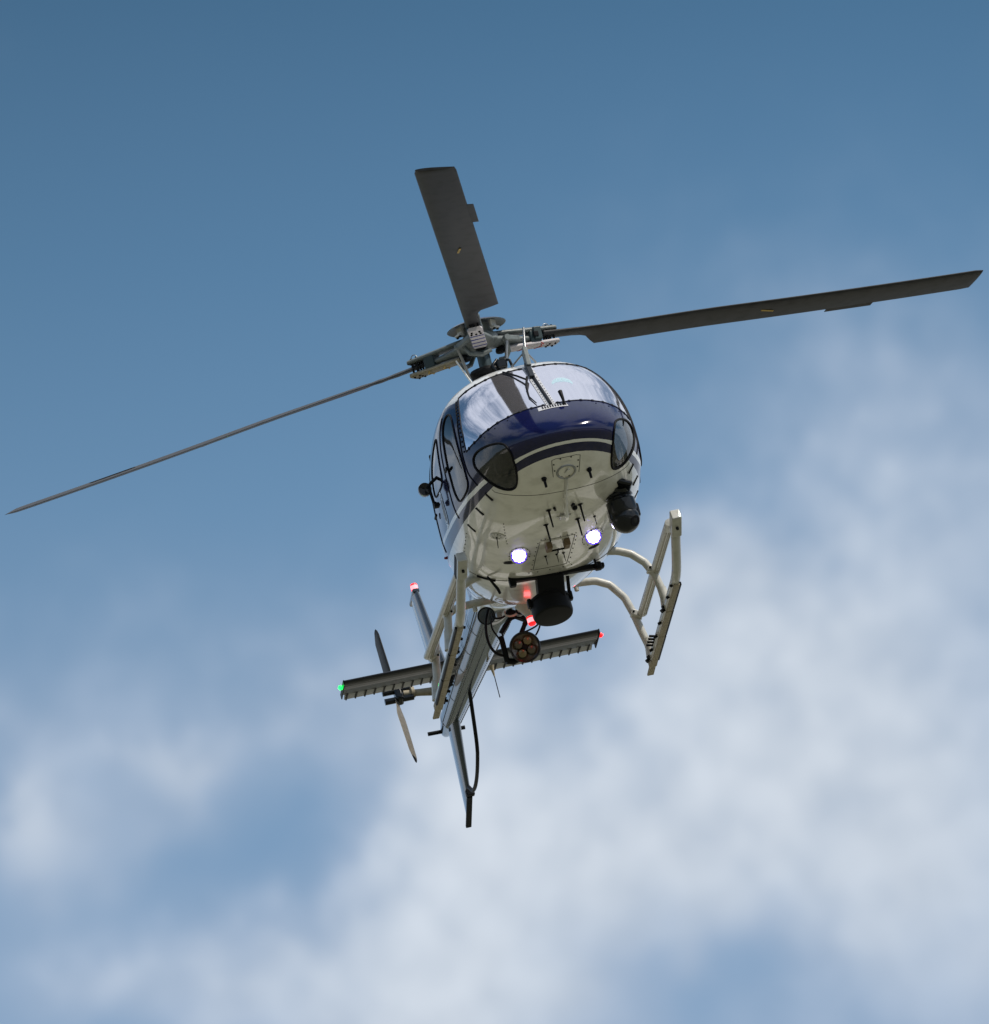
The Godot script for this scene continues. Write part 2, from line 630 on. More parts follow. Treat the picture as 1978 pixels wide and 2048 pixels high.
func make_ground() -> void:
	var grass := mat(lin(1, 1, 1), 1.0)
	var f := FastNoiseLite.new()
	f.seed = 4; f.frequency = 0.01; f.fractal_octaves = 5
	var t := NoiseTexture2D.new()
	t.width = 1024; t.height = 1024; t.seamless = true; t.noise = f
	var g := Gradient.new()
	g.set_color(0, lin(0.070, 0.076, 0.044)); g.set_color(1, lin(0.20, 0.19, 0.145)); g.add_point(0.5, lin(0.118, 0.120, 0.080))
	t.color_ramp = g
	grass.albedo_texture = t
	grass.uv1_triplanar = true
	grass.uv1_world_triplanar = true
	grass.uv1_scale = Vector3.ONE * 0.02
	var pm := PlaneMesh.new()
	pm.size = Vector2(12000, 12000)
	var ground := MeshInstance3D.new()
	ground.name = "ground"
	ground.mesh = pm
	ground.material_override = grass
	ground.set_meta("kind", "structure")
	add_child(ground)
	var woods := grass.duplicate()
	woods.albedo_color = lin(0.5, 0.55, 0.55)
	make_hills(woods)
	var concrete := worn(mat(lin(0.56, 0.54, 0.50), 0.9), grime(0.02, 0.75, 1.0, 31), 0.05)
	concrete.uv1_world_triplanar = true
	var k := 0
	for s in [
			[[Vector2(-120, -112), Vector2(-8, -104), Vector2(20, -128), Vector2(-110, -150)]],
			[[Vector2(-60, -172), Vector2(120, -150), Vector2(130, -196), Vector2(-70, -214)]],
			[[Vector2(14, -96), Vector2(30, -92), Vector2(60, -146), Vector2(42, -150)]],
			[[Vector2(-300, -262), Vector2(400, -226), Vector2(400, -330), Vector2(-300, -350)]],
			[[Vector2(60, 40), Vector2(320, -60), Vector2(340, -10), Vector2(80, 90)]],
			[[Vector2(-180, -80), Vector2(-60, -50), Vector2(-66, -20), Vector2(-190, -30)]]]:
		var mb := MB.new()
		var pl := PackedVector2Array(s[0])
		var idx := Geometry2D.triangulate_polygon(pl)
		for i in range(0, idx.size(), 3):
			mb.flat(Vector3(pl[idx[i]].x, 0.02 + 0.004 * k, pl[idx[i]].y), Vector3(pl[idx[i + 1]].x, 0.02 + 0.004 * k, pl[idx[i + 1]].y), Vector3(pl[idx[i + 2]].x, 0.02 + 0.004 * k, pl[idx[i + 2]].y), Vector3.UP)
		var o := part(self, "pavement", mb, concrete)
		o.set_meta("kind", "structure")
		k += 1

func make_hills(grass: Material) -> void:
	var f := FastNoiseLite.new()
	f.seed = 8
	f.frequency = 0.0035
	f.fractal_octaves = 4
	var mb := MB.new()
	var rows := []
	for r in [380.0, 460.0, 560.0, 700.0, 900.0, 1300.0]:
		var row := PackedVector3Array()
		for k in 96:
			var a := TAU * k / 96.0
			var p := Vector3(cos(a) * r, 0, sin(a) * r)
			var h := 0.0
			if r > 380.0:
				h = maxf(0.0, (r - 380.0) / 520.0) * (58.0 + 70.0 * f.get_noise_2d(p.x, p.z)) if r < 1000.0 else -5.0
			row.append(p + Vector3(0, h - (1.0 if r == 380.0 else 0.0), 0))
		rows.append(row)
	for i in rows.size() - 1:
		for k in 96:
			var j := (k + 1) % 96
			mb.flat(rows[i][k], rows[i + 1][k], rows[i + 1][j], Vector3.UP)
			mb.flat(rows[i][k], rows[i + 1][j], rows[i][j], Vector3.UP)
	part(self, "hills", mb, grass).set_meta("kind", "structure")

# ---------------------------------------------------------------- cabin
const WIND := [[0.979, 90.0], [0.984, 82.9], [0.997, 74.3], [1.018, 64.1], [1.058, 55.2], [1.093, 47.7], [0.984, 35.4], [0.909, 22.1], [0.872, 10.2], [0.751, 18.6], [0.655, 31.9], [0.591, 47.9], [0.559, 63.2], [0.537, 76.9], [0.529, 90.0]]
const CHIN := [[0.820, 1.9], [0.781, 6.8], [0.690, 9.9], [0.580, 11.7], [0.486, 9.8], [0.434, 0.9], [0.432, -18.8], [0.508, -36.5], [0.616, -48.1], [0.710, -52.7], [0.751, -51.9], [0.769, -46.6], [0.773, -39.0], [0.771, -29.8], [0.772, -18.5], [0.793, -6.3]]
const DOORFRONT := [[1.095, 44.3], [0.995, 31.5], [0.938, 18.4], [0.920, 8.9], [0.907, 1.8], [0.878, -8.6], [0.865, -17.6]]
const WIN_F := [[1.133, 35.6], [1.168, 32.0], [1.172, 24.9], [1.164, 17.3], [1.154, 10.8], [1.152, 4.4], [1.146, 0.2], [1.132, -5.6], [1.115, -10.5], [1.057, -11.8], [0.975, -11.6], [0.933, -8.1], [0.926, -1.0], [0.932, 4.9], [0.960, 13.7], [1.004, 23.0], [1.080, 32.7]]
const WIN_R := [[1.300, 24.0], [1.371, 20.5], [1.440, 17.0], [1.500, 12.5], [1.535, 7.0], [1.520, 3.6], [1.419, 2.4], [1.321, 2.3], [1.286, 3.9], [1.280, 8.4], [1.276, 15.5]]
const Y_TOP := [[2.9, 0.880], [2.844, 0.877], [2.74, 0.866], [2.65, 0.862], [2.28, 0.881], [2.17, 0.884], [2.03, 0.885], [1.77, 0.904], [1.44, 0.931], [1.06, 0.981], [0.586, 1.045], [0.096, 1.135], [-0.5, 1.24], [-1.0, 1.33], [-2.6, 1.50]]
const Y_MID := [[2.9, 0.862], [2.82, 0.859], [2.71, 0.848], [2.62, 0.837], [2.28, 0.847], [2.17, 0.850], [2.03, 0.851], [1.77, 0.870], [1.44, 0.897], [1.06, 0.947], [0.586, 1.011], [0.096, 1.101], [-0.5, 1.206], [-1.0, 1.296], [-2.6, 1.466]]
const Y_BOT := [[2.9, 0.812], [2.73, 0.808], [2.68, 0.803], [2.61, 0.796], [2.54, 0.790], [2.31, 0.801], [2.167, 0.797], [2.02, 0.793], [1.86, 0.793], [1.6, 0.808], [1.3, 0.833], [0.95, 0.871], [0.62, 0.905], [0.05, 0.988], [-0.36, 1.06], [-1.0, 1.18], [-2.6, 1.42]]
const Y_ROOF := [[1.70, 1.818], [1.5, 1.87], [1.2, 1.905], [0.8, 1.93], [0.4, 1.95], [-0.1, 1.955], [-0.6, 1.93], [-1.0, 1.88]]

func line_y(tab: Array, q0: float, q1: float, n: int) -> Array:
	var r := []
	for i in n + 1:
		var q := lerpf(q0, q1, float(i) / n)
		r.append([q, th_of_y(q, curve_at(tab, NOSE - q * q))])
	return r

func start_q(tab: Array) -> float:
	var q := 0.05
	while q < 1.0 and station(q)[1] > curve_at(tab, NOSE - q * q):
		q += 0.002
	return q

func make_cabin() -> void:
	var chin := rounded(CHIN)
	var win_f := rounded(WIN_F)
	var win_r := rounded(WIN_R)
	var glassy := [WIND, mirror(WIND), chin, mirror(chin), win_f, mirror(win_f), win_r, mirror(win_r)]
	var qt := start_q(Y_TOP)
	var qm := start_q(Y_MID)
	var qb := start_q(Y_BOT)
	var top_line := [[qt, -90.0]] + line_y(Y_TOP, qt + 0.01, QMAX, 90)
	var mid_line := [[qm, -90.0]] + line_y(Y_MID, qm + 0.01, QMAX, 90)
	var bot_line := [[qb, -90.0]] + line_y(Y_BOT, qb + 0.01, QMAX, 90)
	var roof_line := line_y(Y_ROOF, 1.095, 1.975, 24)
	var to_door := []
	for p in top_line:
		if p[0] < 0.864:
			to_door.append(p)
	var from_door := []
	for p in top_line:
		if p[0] > 0.866:
			from_door.append(p)
	var rev := func(a: Array) -> Array:
		var r := a.duplicate()
		r.reverse()
		return r
	# belly
	var mb := MB.new()
	patch(mb, both_sides(bot_line + [[QMAX, -90.0]]), glassy, 0.0)
	part(heli, "belly", mb, M.white, "glossy white belly shell")
	# navy band under the white stripe, white stripe
	mb = MB.new()
	patch(mb, both_sides(mid_line + rev.call(bot_line)), glassy, 0.0)
	part(heli, "navy_band", mb, M.navy)
	mb = MB.new()
	patch(mb, both_sides(top_line + rev.call(mid_line)), glassy, 0.0)
	part(heli, "white_stripe", mb, M.decal_white)
	# nose with the window pillars
	var up_door := DOORFRONT.duplicate()
	up_door.reverse()
	var side_wind := [WIND[5], WIND[6], WIND[7], WIND[8], WIND[9], WIND[10], WIND[11], WIND[12], WIND[13], WIND[14]]
	var nose_half := [[0.0, -90.0]] + to_door + up_door + side_wind + [[0.0, 90.0]]
	mb = MB.new()
	patch(mb, nose_half, glassy, 0.0)
	patch(mb, mirror(nose_half), glassy, 0.0)
	var nose := part(heli, "nose", mb, M.navy, "navy painted nose")
	# roof
	var roof_half := [WIND[0], WIND[1], WIND[2], WIND[3], WIND[4], WIND[5]] + roof_line + [[1.975, 90.0]]
	mb = MB.new()
	patch(mb, roof_half, glassy, 0.0)
	patch(mb, mirror(roof_half), glassy, 0.0)
	part(heli, "roof", mb, M.decal_white, "white roof")
	# doors and aft sides
	var split := func(tab: Array, q0: float, q1: float) -> Array:
		var r := []
		for p in tab:
			if p[0] > q0 and p[0] < q1:
				r.append(p)
		return r
	var q1 := 1.217
	var q2 := 1.658
	for side in 2:
		var fl := (func(p: Array) -> Array: return p) if side == 0 else mirror
		var fd: Array = DOORFRONT + split.call(from_door, 0.866, q1) + [[q1, th_of_y(q1, curve_at(Y_TOP, NOSE - q1 * q1))], [q1, th_of_y(q1, curve_at(Y_ROOF, NOSE - q1 * q1))]] + rev.call(split.call(roof_line, 1.097, q1))
		mb = MB.new()
		patch(mb, fl.call(fd), glassy, 0.0)
		var door := part(heli, "front_door", mb, M.navy)
		mb = MB.new()
		patch(mb, fl.call(win_f), [], 0.0)
		part(door, "window", mb, M.glass)
		mb = MB.new()
		tube(mb, along(fl.call(win_f), 0.002, true), 0.009, 8, false, true)
		part(door, "window_seal", mb, M.rubber)
		mb = MB.new()
		tube(mb, along(fl.call(DOORFRONT), 0.001, false), 0.0065, 6)
		part(door, "door_seal", mb, M.rubber)
		mb = MB.new()
		tube(mb, along(fl.call([[q1, 34.0], [q1, 20.0], [q1, 5.0], [q1, -17.5]]), 0.001, false), 0.0055, 6)
		part(door, "door_seal", mb, M.rubber)
		mb = MB.new()
		var hp: Array = fl.call([[1.155, 4.5]])[0]
		rbox(mb, at_dir(on(hp[0], hp[1], 0.02), Vector3.RIGHT, surf_n(hp[0], deg_to_rad(hp[1]))), Vector3(0.11, 0.02, 0.025), 0.008)
		part(door, "handle", mb, M.black)
		var rd: Array = [[q1, th_of_y(q1, curve_at(Y_ROOF, NOSE - q1 * q1))], [q1, th_of_y(q1, curve_at(Y_TOP, NOSE - q1 * q1))]] + split.call(from_door, q1, q2) + [[q2, th_of_y(q2, curve_at(Y_TOP, NOSE - q2 * q2))], [q2, th_of_y(q2, curve_at(Y_ROOF, NOSE - q2 * q2))]] + rev.call(split.call(roof_line, q1, q2))
		mb = MB.new()
		patch(mb, fl.call(rd), glassy, 0.0)
		door = part(heli, "rear_door", mb, M.navy)
		mb = MB.new()
		patch(mb, fl.call(win_r), [], 0.0)
		part(door, "window", mb, M.glass)
		mb = MB.new()
		tube(mb, along(fl.call(win_r), 0.002, true), 0.007, 8, false, true)
		part(door, "window_seal", mb, M.rubber)
		mb = MB.new()
		tube(mb, along(fl.call([[q2, 30.0], [q2, 20.0], [q2, 5.0], [q2, -11.5]]), 0.001, false), 0.0055, 6)
		part(door, "door_seal", mb, M.rubber)
		mb = MB.new()
		hp = fl.call([[1.58, 1.0]])[0]
		rbox(mb, at_dir(on(hp[0], hp[1], 0.02), Vector3.RIGHT, surf_n(hp[0], deg_to_rad(hp[1]))), Vector3(0.11, 0.02, 0.025), 0.008)
		part(door, "handle", mb, M.black)
		var aft: Array = [[q2, th_of_y(q2, curve_at(Y_ROOF, NOSE - q2 * q2))], [q2, th_of_y(q2, curve_at(Y_TOP, NOSE - q2 * q2))]] + split.call(from_door, q2, QMAX) + [[QMAX, th_of_y(QMAX, 1.5)], [QMAX, 90.0], [1.975, 90.0]] + rev.call(split.call(roof_line, q2, 1.976))
		mb = MB.new()
		patch(mb, fl.call(aft), [], 0.0)
		part(heli, "aft_side_panel", mb, M.navy)
		# chin window
		mb = MB.new()
		patch(mb, fl.call(chin), [], 0.0)
		var cw := part(heli, "chin_window", mb, M.glass)
		mb = MB.new()
		tube(mb, along(fl.call(chin), 0.003, true), 0.010, 8, false, true)
		part(cw, "window_seal", mb, M.rubber)
		# windscreen pane
		mb = MB.new()
		patch(mb, fl.call(WIND), [], 0.0)
		var pane := part(heli, "windscreen_pane", mb, M.windscreen)
		mb = MB.new()
		tube(mb, along(fl.call(WIND), 0.001, false), 0.006, 6)
		part(pane, "windscreen_seal", mb, M.trim)
		mb = MB.new()
		dots(mb, fl.call([WIND[0], WIND[1], WIND[2], WIND[3], WIND[4], WIND[5]]), 0.105, 0.016, 0.004)
		dots(mb, fl.call([WIND[8], WIND[9], WIND[10], WIND[11], WIND[12], WIND[13], WIND[14]]), 0.105, 0.016, 0.004)
		dots(mb, fl.call([[1.092, 46.0], [0.989, 33.5], [0.924, 20.3], [0.894, 9.6]]), 0.055, 0.011, 0.003)
		dots(mb, fl.call([[0.71, 15.0], [0.62, 29.5], [0.558, 46.0], [0.53, 60.0]]), 0.13, 0.006)
		stuff(part(pane, "fastener", mb, M.trim))
		# hinge pins under the door sill
		for p in [[0.875, -30.0], [1.019, -29.6], [1.188, -29.2]]:
			var hq: Array = fl.call([p])[0]
			mb = MB.new()
			var a := on(hq[0], hq[1], 0.0)
			var d := Vector3(-0.15, -0.35, -0.28 if side == 0 else 0.28)
			box_between(mb, a - d.normalized() * 0.01, a + d.normalized() * 0.085, 0.03, 0.012, 0.004, Vector3.RIGHT)
			part(heli, "sill_bracket", mb, M.black)
	# tinted arc on the port pane
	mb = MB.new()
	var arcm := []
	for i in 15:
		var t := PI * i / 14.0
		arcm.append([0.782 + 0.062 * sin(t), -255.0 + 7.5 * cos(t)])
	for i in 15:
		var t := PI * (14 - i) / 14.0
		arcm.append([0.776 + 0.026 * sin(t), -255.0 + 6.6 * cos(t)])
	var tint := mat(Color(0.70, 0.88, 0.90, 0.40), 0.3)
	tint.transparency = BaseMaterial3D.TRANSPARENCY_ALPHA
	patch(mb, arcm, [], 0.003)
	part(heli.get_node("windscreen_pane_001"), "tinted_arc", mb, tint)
	# centre post of the windscreen: a riveted strip with a dark channel
	var post := MB.new()
	var ch := MB.new()
	var lp := []
	var lc := []
	for i in 17:
		var q := lerpf(0.985, 0.515, i / 16.0)
		var p := surf(q, PI / 2)
		var n := surf_n(q, PI / 2)
		lp.append(PackedVector3Array([p + Vector3(0, 0, 0.042), p + n * 0.008 + Vector3(0, 0, 0.040), p + n * 0.008 + Vector3(0, 0, -0.040), p + Vector3(0, 0, -0.042), p - n * 0.02]))
		lc.append(PackedVector3Array([p + Vector3(0, 0, 0.013), p + n * 0.02 + Vector3(0, 0, 0.012), p + n * 0.02 + Vector3(0, 0, -0.012), p + Vector3(0, 0, -0.013)]))
	loft(post, lp)
	loft(ch, lc)
	var po := part(heli, "centre_post", post, M.silver, "grey riveted strip between the windscreen panes")
	part(po, "channel", ch, M.trim)
	var rv := MB.new()
	for i in 14:
		for s in [-1, 1]:
			var q := lerpf(0.96, 0.54, i / 13.0)
			lathe(rv, surf(q, PI / 2) + surf_n(q, PI / 2) * 0.008 + Vector3(0, 0, 0.028 * s), surf_n(q, PI / 2), [[0.0065, 0.0], [0.005, 0.003], [0.0, 0.004]], 6)
	stuff(part(po, "rivet", rv, M.trim))
	# ventilation grille at the foot of the post
	var gb := MB.new()
	patch(gb, [[0.515, 90.0 - 12.0], [0.515, 90.0], [0.462, 90.0], [0.462, 90.0 - 14.0]], [], 0.003)
	patch(gb, [[0.515, -270.0 + 13.0], [0.515, -270.0], [0.462, -270.0], [0.462, -270.0 + 15.0]], [], 0.003)
	var grille := part(nose, "vent_plate", gb, M.silver)
	for i in 10:
		var z := lerpf(0.095, -0.105, i / 9.0) - 0.015
		var sl := MB.new()
		var a := surf(0.505, PI / 2) + surf_n(0.5, PI / 2) * 0.002
		var b := surf(0.474, PI / 2) + surf_n(0.48, PI / 2) * 0.002
		box_between(sl, a + Vector3(-0.0035 * z * z * 100, 0, z), b + Vector3(-0.0035 * z * z * 100, 0, z), 0.012, 0.010, 0.002, Vector3.UP)
		part(nose, "vent_slot", sl, M.rubber)
	# emblem on the starboard and port doors: ring, shield and scroll
	for side in 2:
		var fl := (func(p: Array) -> Array: return p) if side == 0 else mirror
		var el := func(s: float) -> Array:
			var r := []
			for i in 28:
				var t := TAU * i / 28.0
				r.append([1.410 + 0.034 * s * cos(t), -2.6 + 5.2 * s * sin(t)])
			return r
		mb = MB.new()
		patch(mb, fl.call(el.call(1.0)), [], 0.003)
		var em := part(heli, "door_emblem", mb, M.decal_white, "white round emblem on the door")
		mb = MB.new()
		patch(mb, fl.call(el.call(0.86)), [fl.call(el.call(0.72))], 0.005, 0.01, 1.0)
		part(em, "ring", mb, M.navy)
		mb = MB.new()
		patch(mb, fl.call([[1.395, 0.4], [1.410, 0.8], [1.425, 0.4], [1.423, -3.6], [1.410, -5.6], [1.397, -3.6]]), [], 0.005, 0.01, 1.0)
		part(em, "shield", mb, M.hub)
		mb = MB.new()
		patch(mb, fl.call([[1.400, -8.0], [1.420, -7.4], [1.45, -7.8], [1.45, -8.6], [1.42, -8.4], [1.402, -9.0]]), [], 0.003, 0.02, 1.0)
		part(em, "scroll", mb, M.decal_white)
	# engine cowling behind the mast
	mb = MB.new()
	var cl := []
	for i in 14:
		var t := i / 13.0
		var x := lerpf(-0.2, -2.1, t)
		var e := sin(PI * clampf(0.04 + t * 0.9, 0, 1))
		cl.append(ring(Vector3(x, lerpf(2.2, 1.85, t * t), 0), Vector3(0, 0, 1), Vector3.UP, 0.40 * pow(e, 0.45), 0.24 * pow(e, 0.5), 24))
	loft(mb, cl)
	part(heli, "engine_cowling", mb, M.navy)

func make_interior() -> void:
	var mb := MB.new()
	rbox(mb, Transform3D(Basis(), Vector3(1.0, 0.80, 0)), Vector3(2.2, 0.04, 1.3), 0.01)
	var fl := part(heli, "cabin_floor", mb, M.cabin)
	mb = MB.new()
	rbox(mb, Transform3D(Basis(), Vector3(-0.15, 1.45, 0)), Vector3(0.04, 1.2, 1.35), 0.01)
	part(fl, "rear_bulkhead", mb, M.cabin)
	mb = MB.new()
	rbox(mb, Transform3D(Basis(), Vector3(0.35, 1.96, 0)), Vector3(1.2, 0.02, 0.8), 0.008)
	part(fl, "headliner", mb, M.cabin)
	mb = MB.new()
	rbox(mb, Transform3D(Basis(Vector3(0, 0, 1), -0.35), Vector3(2.22, 1.12, 0.05)), Vector3(0.16, 0.42, 0.95), 0.05)
	rbox(mb, Transform3D(Basis(), Vector3(2.12, 0.92, 0.0)), Vector3(0.3, 0.28, 0.22), 0.03)
	part(heli, "instrument_panel", mb, M.cabin)
	for z in [-0.36, 0.36]:
		for x in [1.35, 0.25]:
			var s := holder(heli, "crew_seat" if x > 1.0 else "passenger_seat")
			mb = MB.new()
			rbox(mb, Transform3D(Basis(), Vector3(x, 0.98, z)), Vector3(0.46, 0.14, 0.44), 0.05)
			part(s, "seat_cushion", mb, M.seat)
			mb = MB.new()
			rbox(mb, Transform3D(Basis(Vector3(0, 0, 1), 0.16), Vector3(x - 0.27, 1.36, z)), Vector3(0.12, 0.72, 0.44), 0.05)
			part(s, "backrest", mb, M.seat)
			mb = MB.new()
			rbox(mb, Transform3D(Basis(Vector3(0, 0, 1), 0.16), Vector3(x - 0.34, 1.80, z)), Vector3(0.09, 0.17, 0.26), 0.04)
			part(s, "headrest", mb, M.seat)

func rod(called: String, q: float, deg: float, dir: Vector3, len_: float, r0: float, r1: float, m: Material) -> MeshInstance3D:
	var mb := MB.new()
	var a := on(q, deg, -0.005)
	var d := dir.normalized()
	tube(mb, [a, a + d * len_ * 0.3, a + d * len_], [r0, lerpf(r0, r1, 0.5), r1], 8)
	lathe(mb, on(q, deg, -0.002), surf_n(q, deg_to_rad(deg)), [[r0 * 2.4, 0.0], [r0 * 2.0, 0.008], [r0, 0.012]], 12)
	return part(heli, called, mb, m)

func make_belly_fittings() -> void:
	var down := Vector3(0, -1, 0)
	var belly := heli.get_node("belly")
	# seams and access panel outlines
	var mb := MB.new()
	tube(mb, along([[0.815, -33.0], [0.823, -37.0], [0.80, -60.0], [0.788, -90.0], [0.80, -120.0], [0.823, -143.0], [0.815, -147.0]], -0.0005, false), 0.0032, 6)
	tube(mb, along([[0.467, -76.5], [0.452, -80.0], [0.450, -100.0], [0.465, -104.0], [0.54, -101.5], [0.634, -99.0]], -0.0005, false), 0.003, 6)
	tube(mb, along([[0.467, -76.5], [0.54, -78.5], [0.634, -81.0]], -0.0005, false), 0.003, 6)
	tube(mb, along([[1.249, -85.3], [1.248, -94.8], [1.495, -95.0], [1.495, -83.8]], -0.0005, true), 0.0035, 6)
	tube(mb, along([[1.575, -40.0], [1.575, -60.0], [1.57, -90.0], [1.575, -120.0], [1.575, -140.0]], -0.0005, false), 0.004, 6)
	part(belly, "panel_seam", mb, M.seal)
	mb = MB.new()
	dots(mb, [[0.480, -78.5], [0.54, -80.0], [0.62, -82.5]], 0.075, 0.0075)
	dots(mb, [[0.480, -101.5], [0.54, -100.0], [0.62, -97.5]], 0.075, 0.0075)
	dots(mb, [[0.462, -80.0], [0.46, -100.0]], 0.09, 0.0075)
	dots(mb, [[0.645, -85.0], [0.645, -95.0]], 0.06, 0.007)
	dots(mb, [[1.238, -84.6], [1.238, -95.5]], 0.05, 0.0055)
	dots(mb, [[1.25, -84.5], [1.495, -82.8]], 0.10, 0.0065)
	dots(mb, [[1.25, -95.6], [1.495, -96.0]], 0.10, 0.0065)
	dots(mb, [[1.515, -80.0], [1.515, -100.0]], 0.09, 0.0065)
	dots(mb, [[1.05, -58.0], [1.15, -63.0], [1.25, -67.0]], 0.06, 0.0055)
	dots(mb, [[1.25, -30.0], [1.40, -32.0], [1.56, -32.0]], 0.09, 0.006)
	stuff(part(belly, "fastener", mb, M.trim))
	# landing light in the nose
	var n := surf_n(0.601, deg_to_rad(-90.0))
	var o := on(0.601, -90.0)
	var ll := holder(heli, "landing_light")
	mb = MB.new()
	lathe(mb, o, n, [[0.088, 0.0], [0.086, 0.006], [0.076, 0.009], [0.070, 0.004]], 28)
	part(ll, "bezel", mb, M.steel)
	mb = MB.new()
	lathe(mb, o, n, [[0.071, 0.005], [0.06, -0.012], [0.03, -0.03], [0.0, -0.034]], 28)
	part(ll, "reflector", mb, M.mirror)
	mb = MB.new()
	box_between(mb, o + Vector3(-0.05, 0, 0.03), o + Vector3(0.05, 0, -0.02), 0.012, 0.018, 0.004)
	part(ll, "bulb", mb, M.gear)
	# small hatch in front of it, two dark fittings beside it
	mb = MB.new()
	patch(mb, [[0.50, -86.0], [0.50, -95.0], [0.55, -94.0], [0.55, -87.0]], [], 0.003, 0.02, 2.0)
	part(belly, "hatch", mb, M.white)
	for s in [[0.638, -73.6], [0.634, -107.5]]:
		mb = MB.new()
		var p := on(s[0], s[1], 0.0)
		lathe(mb, p, surf_n(s[0], deg_to_rad(s[1])), [[0.024, 0.0], [0.02, 0.02], [0.0, 0.022]], 12)
		box_between(mb, p, p + Vector3(0.01, -0.085, 0), 0.022, 0.022, 0.006, Vector3.RIGHT)
		part(heli, "static_port", mb, M.black)
	# blade antenna on the keel
	mb = MB.new()
	var fin := []
	for i in 6:
		var t := i / 5.0
		var h := 0.145 * t
		var c := lerpf(0.30, 0.10, t)
		var x := 2.12 - 0.09 * t
		var l := PackedVector3Array()
		for k in 12:
			var a := TAU * k / 12.0
			l.append(Vector3(x + cos(a) * c * 0.5, 0.615 - h, 0.002 + sin(a) * 0.014))
		fin.append(l)
	loft(mb, fin)
	part(heli, "blade_antenna", mb, M.white)
	mb = MB.new()
	tube(mb, along([[0.66, -90.0], [0.76, -90.0], [0.86, -90.0]], 0.008, false), 0.013, 8)
	part(heli, "cable_conduit", mb, M.gear)
	mb = MB.new()
	rbox(mb, at_dir(on(0.94, -86.5, 0.012), Vector3(1, 0, 0.3), down), Vector3(0.06, 0.02, 0.02), 0.004)
	part(heli, "drain_fairing", mb, M.black)
	mb = MB.new()
	rbox(mb, at_dir(on(0.935, -93.2, 0.012), Vector3(1, 0, -0.3), down), Vector3(0.05, 0.02, 0.02), 0.004)
	part(heli, "drain_fairing", mb, M.black)
	# rod antennas
	for s in [[0.951, -83.7], [0.954, -96.9], [1.095, -85.5], [1.098, -95.0]]:
		var r := rod("rod_antenna", s[0], s[1], Vector3(0.02, -1, -0.015), 0.165, 0.011, 0.007, M.black)
		mb = MB.new()
		lathe(mb, on(s[0], s[1], -0.001), surf_n(s[0], deg_to_rad(s[1])), [[0.03, 0.0], [0.028, 0.004], [0.0, 0.006]], 14)
		part(r, "base_plate", mb, M.gear)
	for s in [[1.397, -88.1], [1.398, -90.4], [1.398, -92.3], [1.12, -104.0]]:
		rod("pin_antenna", s[0], s[1], Vector3(0.0, -1, -0.02), 0.085, 0.006, 0.0025, M.black)
	mb = MB.new()
	lathe(mb, on(0.966, -94.0), down, [[0.024, 0.0], [0.024, 0.02], [0.015, 0.03], [0.0, 0.032]], 14)
	part(heli, "drain_plug", mb, M.black)
	mb = MB.new()
	var tp := on(1.014, -90.0)
	box_between(mb, tp + Vector3(0, -0.02, -0.07), tp + Vector3(0, -0.02, 0.06), 0.018, 0.02, 0.005)
	box_between(mb, tp + Vector3(0, -0.01, 0), tp + Vector3(-0.12, -0.012, 0), 0.02, 0.045, 0.006)
	part(heli, "tie_down_bracket", mb, M.gear)
	# hook brackets on the access panel
	var hk := holder(heli, "cargo_bracket")
	for s in [[1.293, -88.3], [1.291, -92.0]]:
		mb = MB.new()
		rbox(mb, at_dir(on(s[0], s[1], 0.03), Vector3(1, 0, 0), down), Vector3(0.12, 0.06, 0.05), 0.008)
		part(hk, "bracket_block", mb, M.brown)
	mb = MB.new()
	var ba := on(1.31, -87.8, 0.05)
	var bb := on(1.31, -92.4, 0.05)
	tube(mb, [ba, bb], 0.009, 8)
	box_between(mb, (ba + bb) * 0.5 + Vector3(0.03, 0, 0), (ba + bb) * 0.5 + Vector3(-0.03, -0.02, 0), 0.012, 0.012, 0.003)
	part(hk, "cross_bar", mb, M.black)
	# round inspection cover with a link, and oval vents
	mb = MB.new()
	lathe(mb, on(1.18, -58.0), surf_n(1.18, deg_to_rad(-58.0)), [[0.065, 0.0], [0.062, 0.006], [0.0, 0.008]], 24)
	var ic := part(heli, "inspection_cover", mb, M.gear)
	mb = MB.new()
	for i in 8:
		var a := TAU * i / 8.0
		dots(mb, [[1.18 + 0.020 * cos(a), -58.0 + 3.2 * sin(a)], [1.1801 + 0.020 * cos(a), -58.0 + 3.2 * sin(a) + 0.5]], 0.01, 0.005, 0.006)
	stuff(part(ic, "fastener", mb, M.trim))
	rod("pin_antenna", 1.185, -57.5, Vector3(-0.1, -1, 0.1), 0.11, 0.006, 0.003, M.black)
	for s in [[1.416, -69.8], [1.419, -108.8]]:
		mb = MB.new()
		patch(mb, rounded([[s[0] - 0.014, s[1]], [s[0] - 0.006, s[1] + 3.6], [s[0] + 0.010, s[1] + 3.6], [s[0] + 0.014, s[1]], [s[0] + 0.006, s[1] - 3.6], [s[0] - 0.010, s[1] - 3.6]]), [], 0.003, 0.01, 1.0)
		part(heli, "oval_vent", mb, M.rubber)
	# LED lamps: plate, ring of fasteners, painted violet fringe and ten emitters
	for s in [[1.354, -75.4], [1.316, -105.3]]:
		var lo := on(s[0], s[1])
		var ln := (surf_n(s[0], deg_to_rad(s[1])) + Vector3(1.5, -0.15, 0.1)).normalized()
		var lamp := holder(heli, "led_lamp")
		mb = MB.new()
		var pl := []
		for i in 24:
			var t := TAU * i / 24.0
			pl.append([s[0] + 0.068 * cos(t), s[1] + 6.0 * sin(t)])
		patch(mb, pl, [], 0.004, 0.02, 2.0)
		part(lamp, "mounting_plate", mb, M.white)
		mb = MB.new()
		dots(mb, pl, 0.062, 0.006, 0.005, true)
		stuff(part(lamp, "fastener", mb, M.trim))
		mb = MB.new()
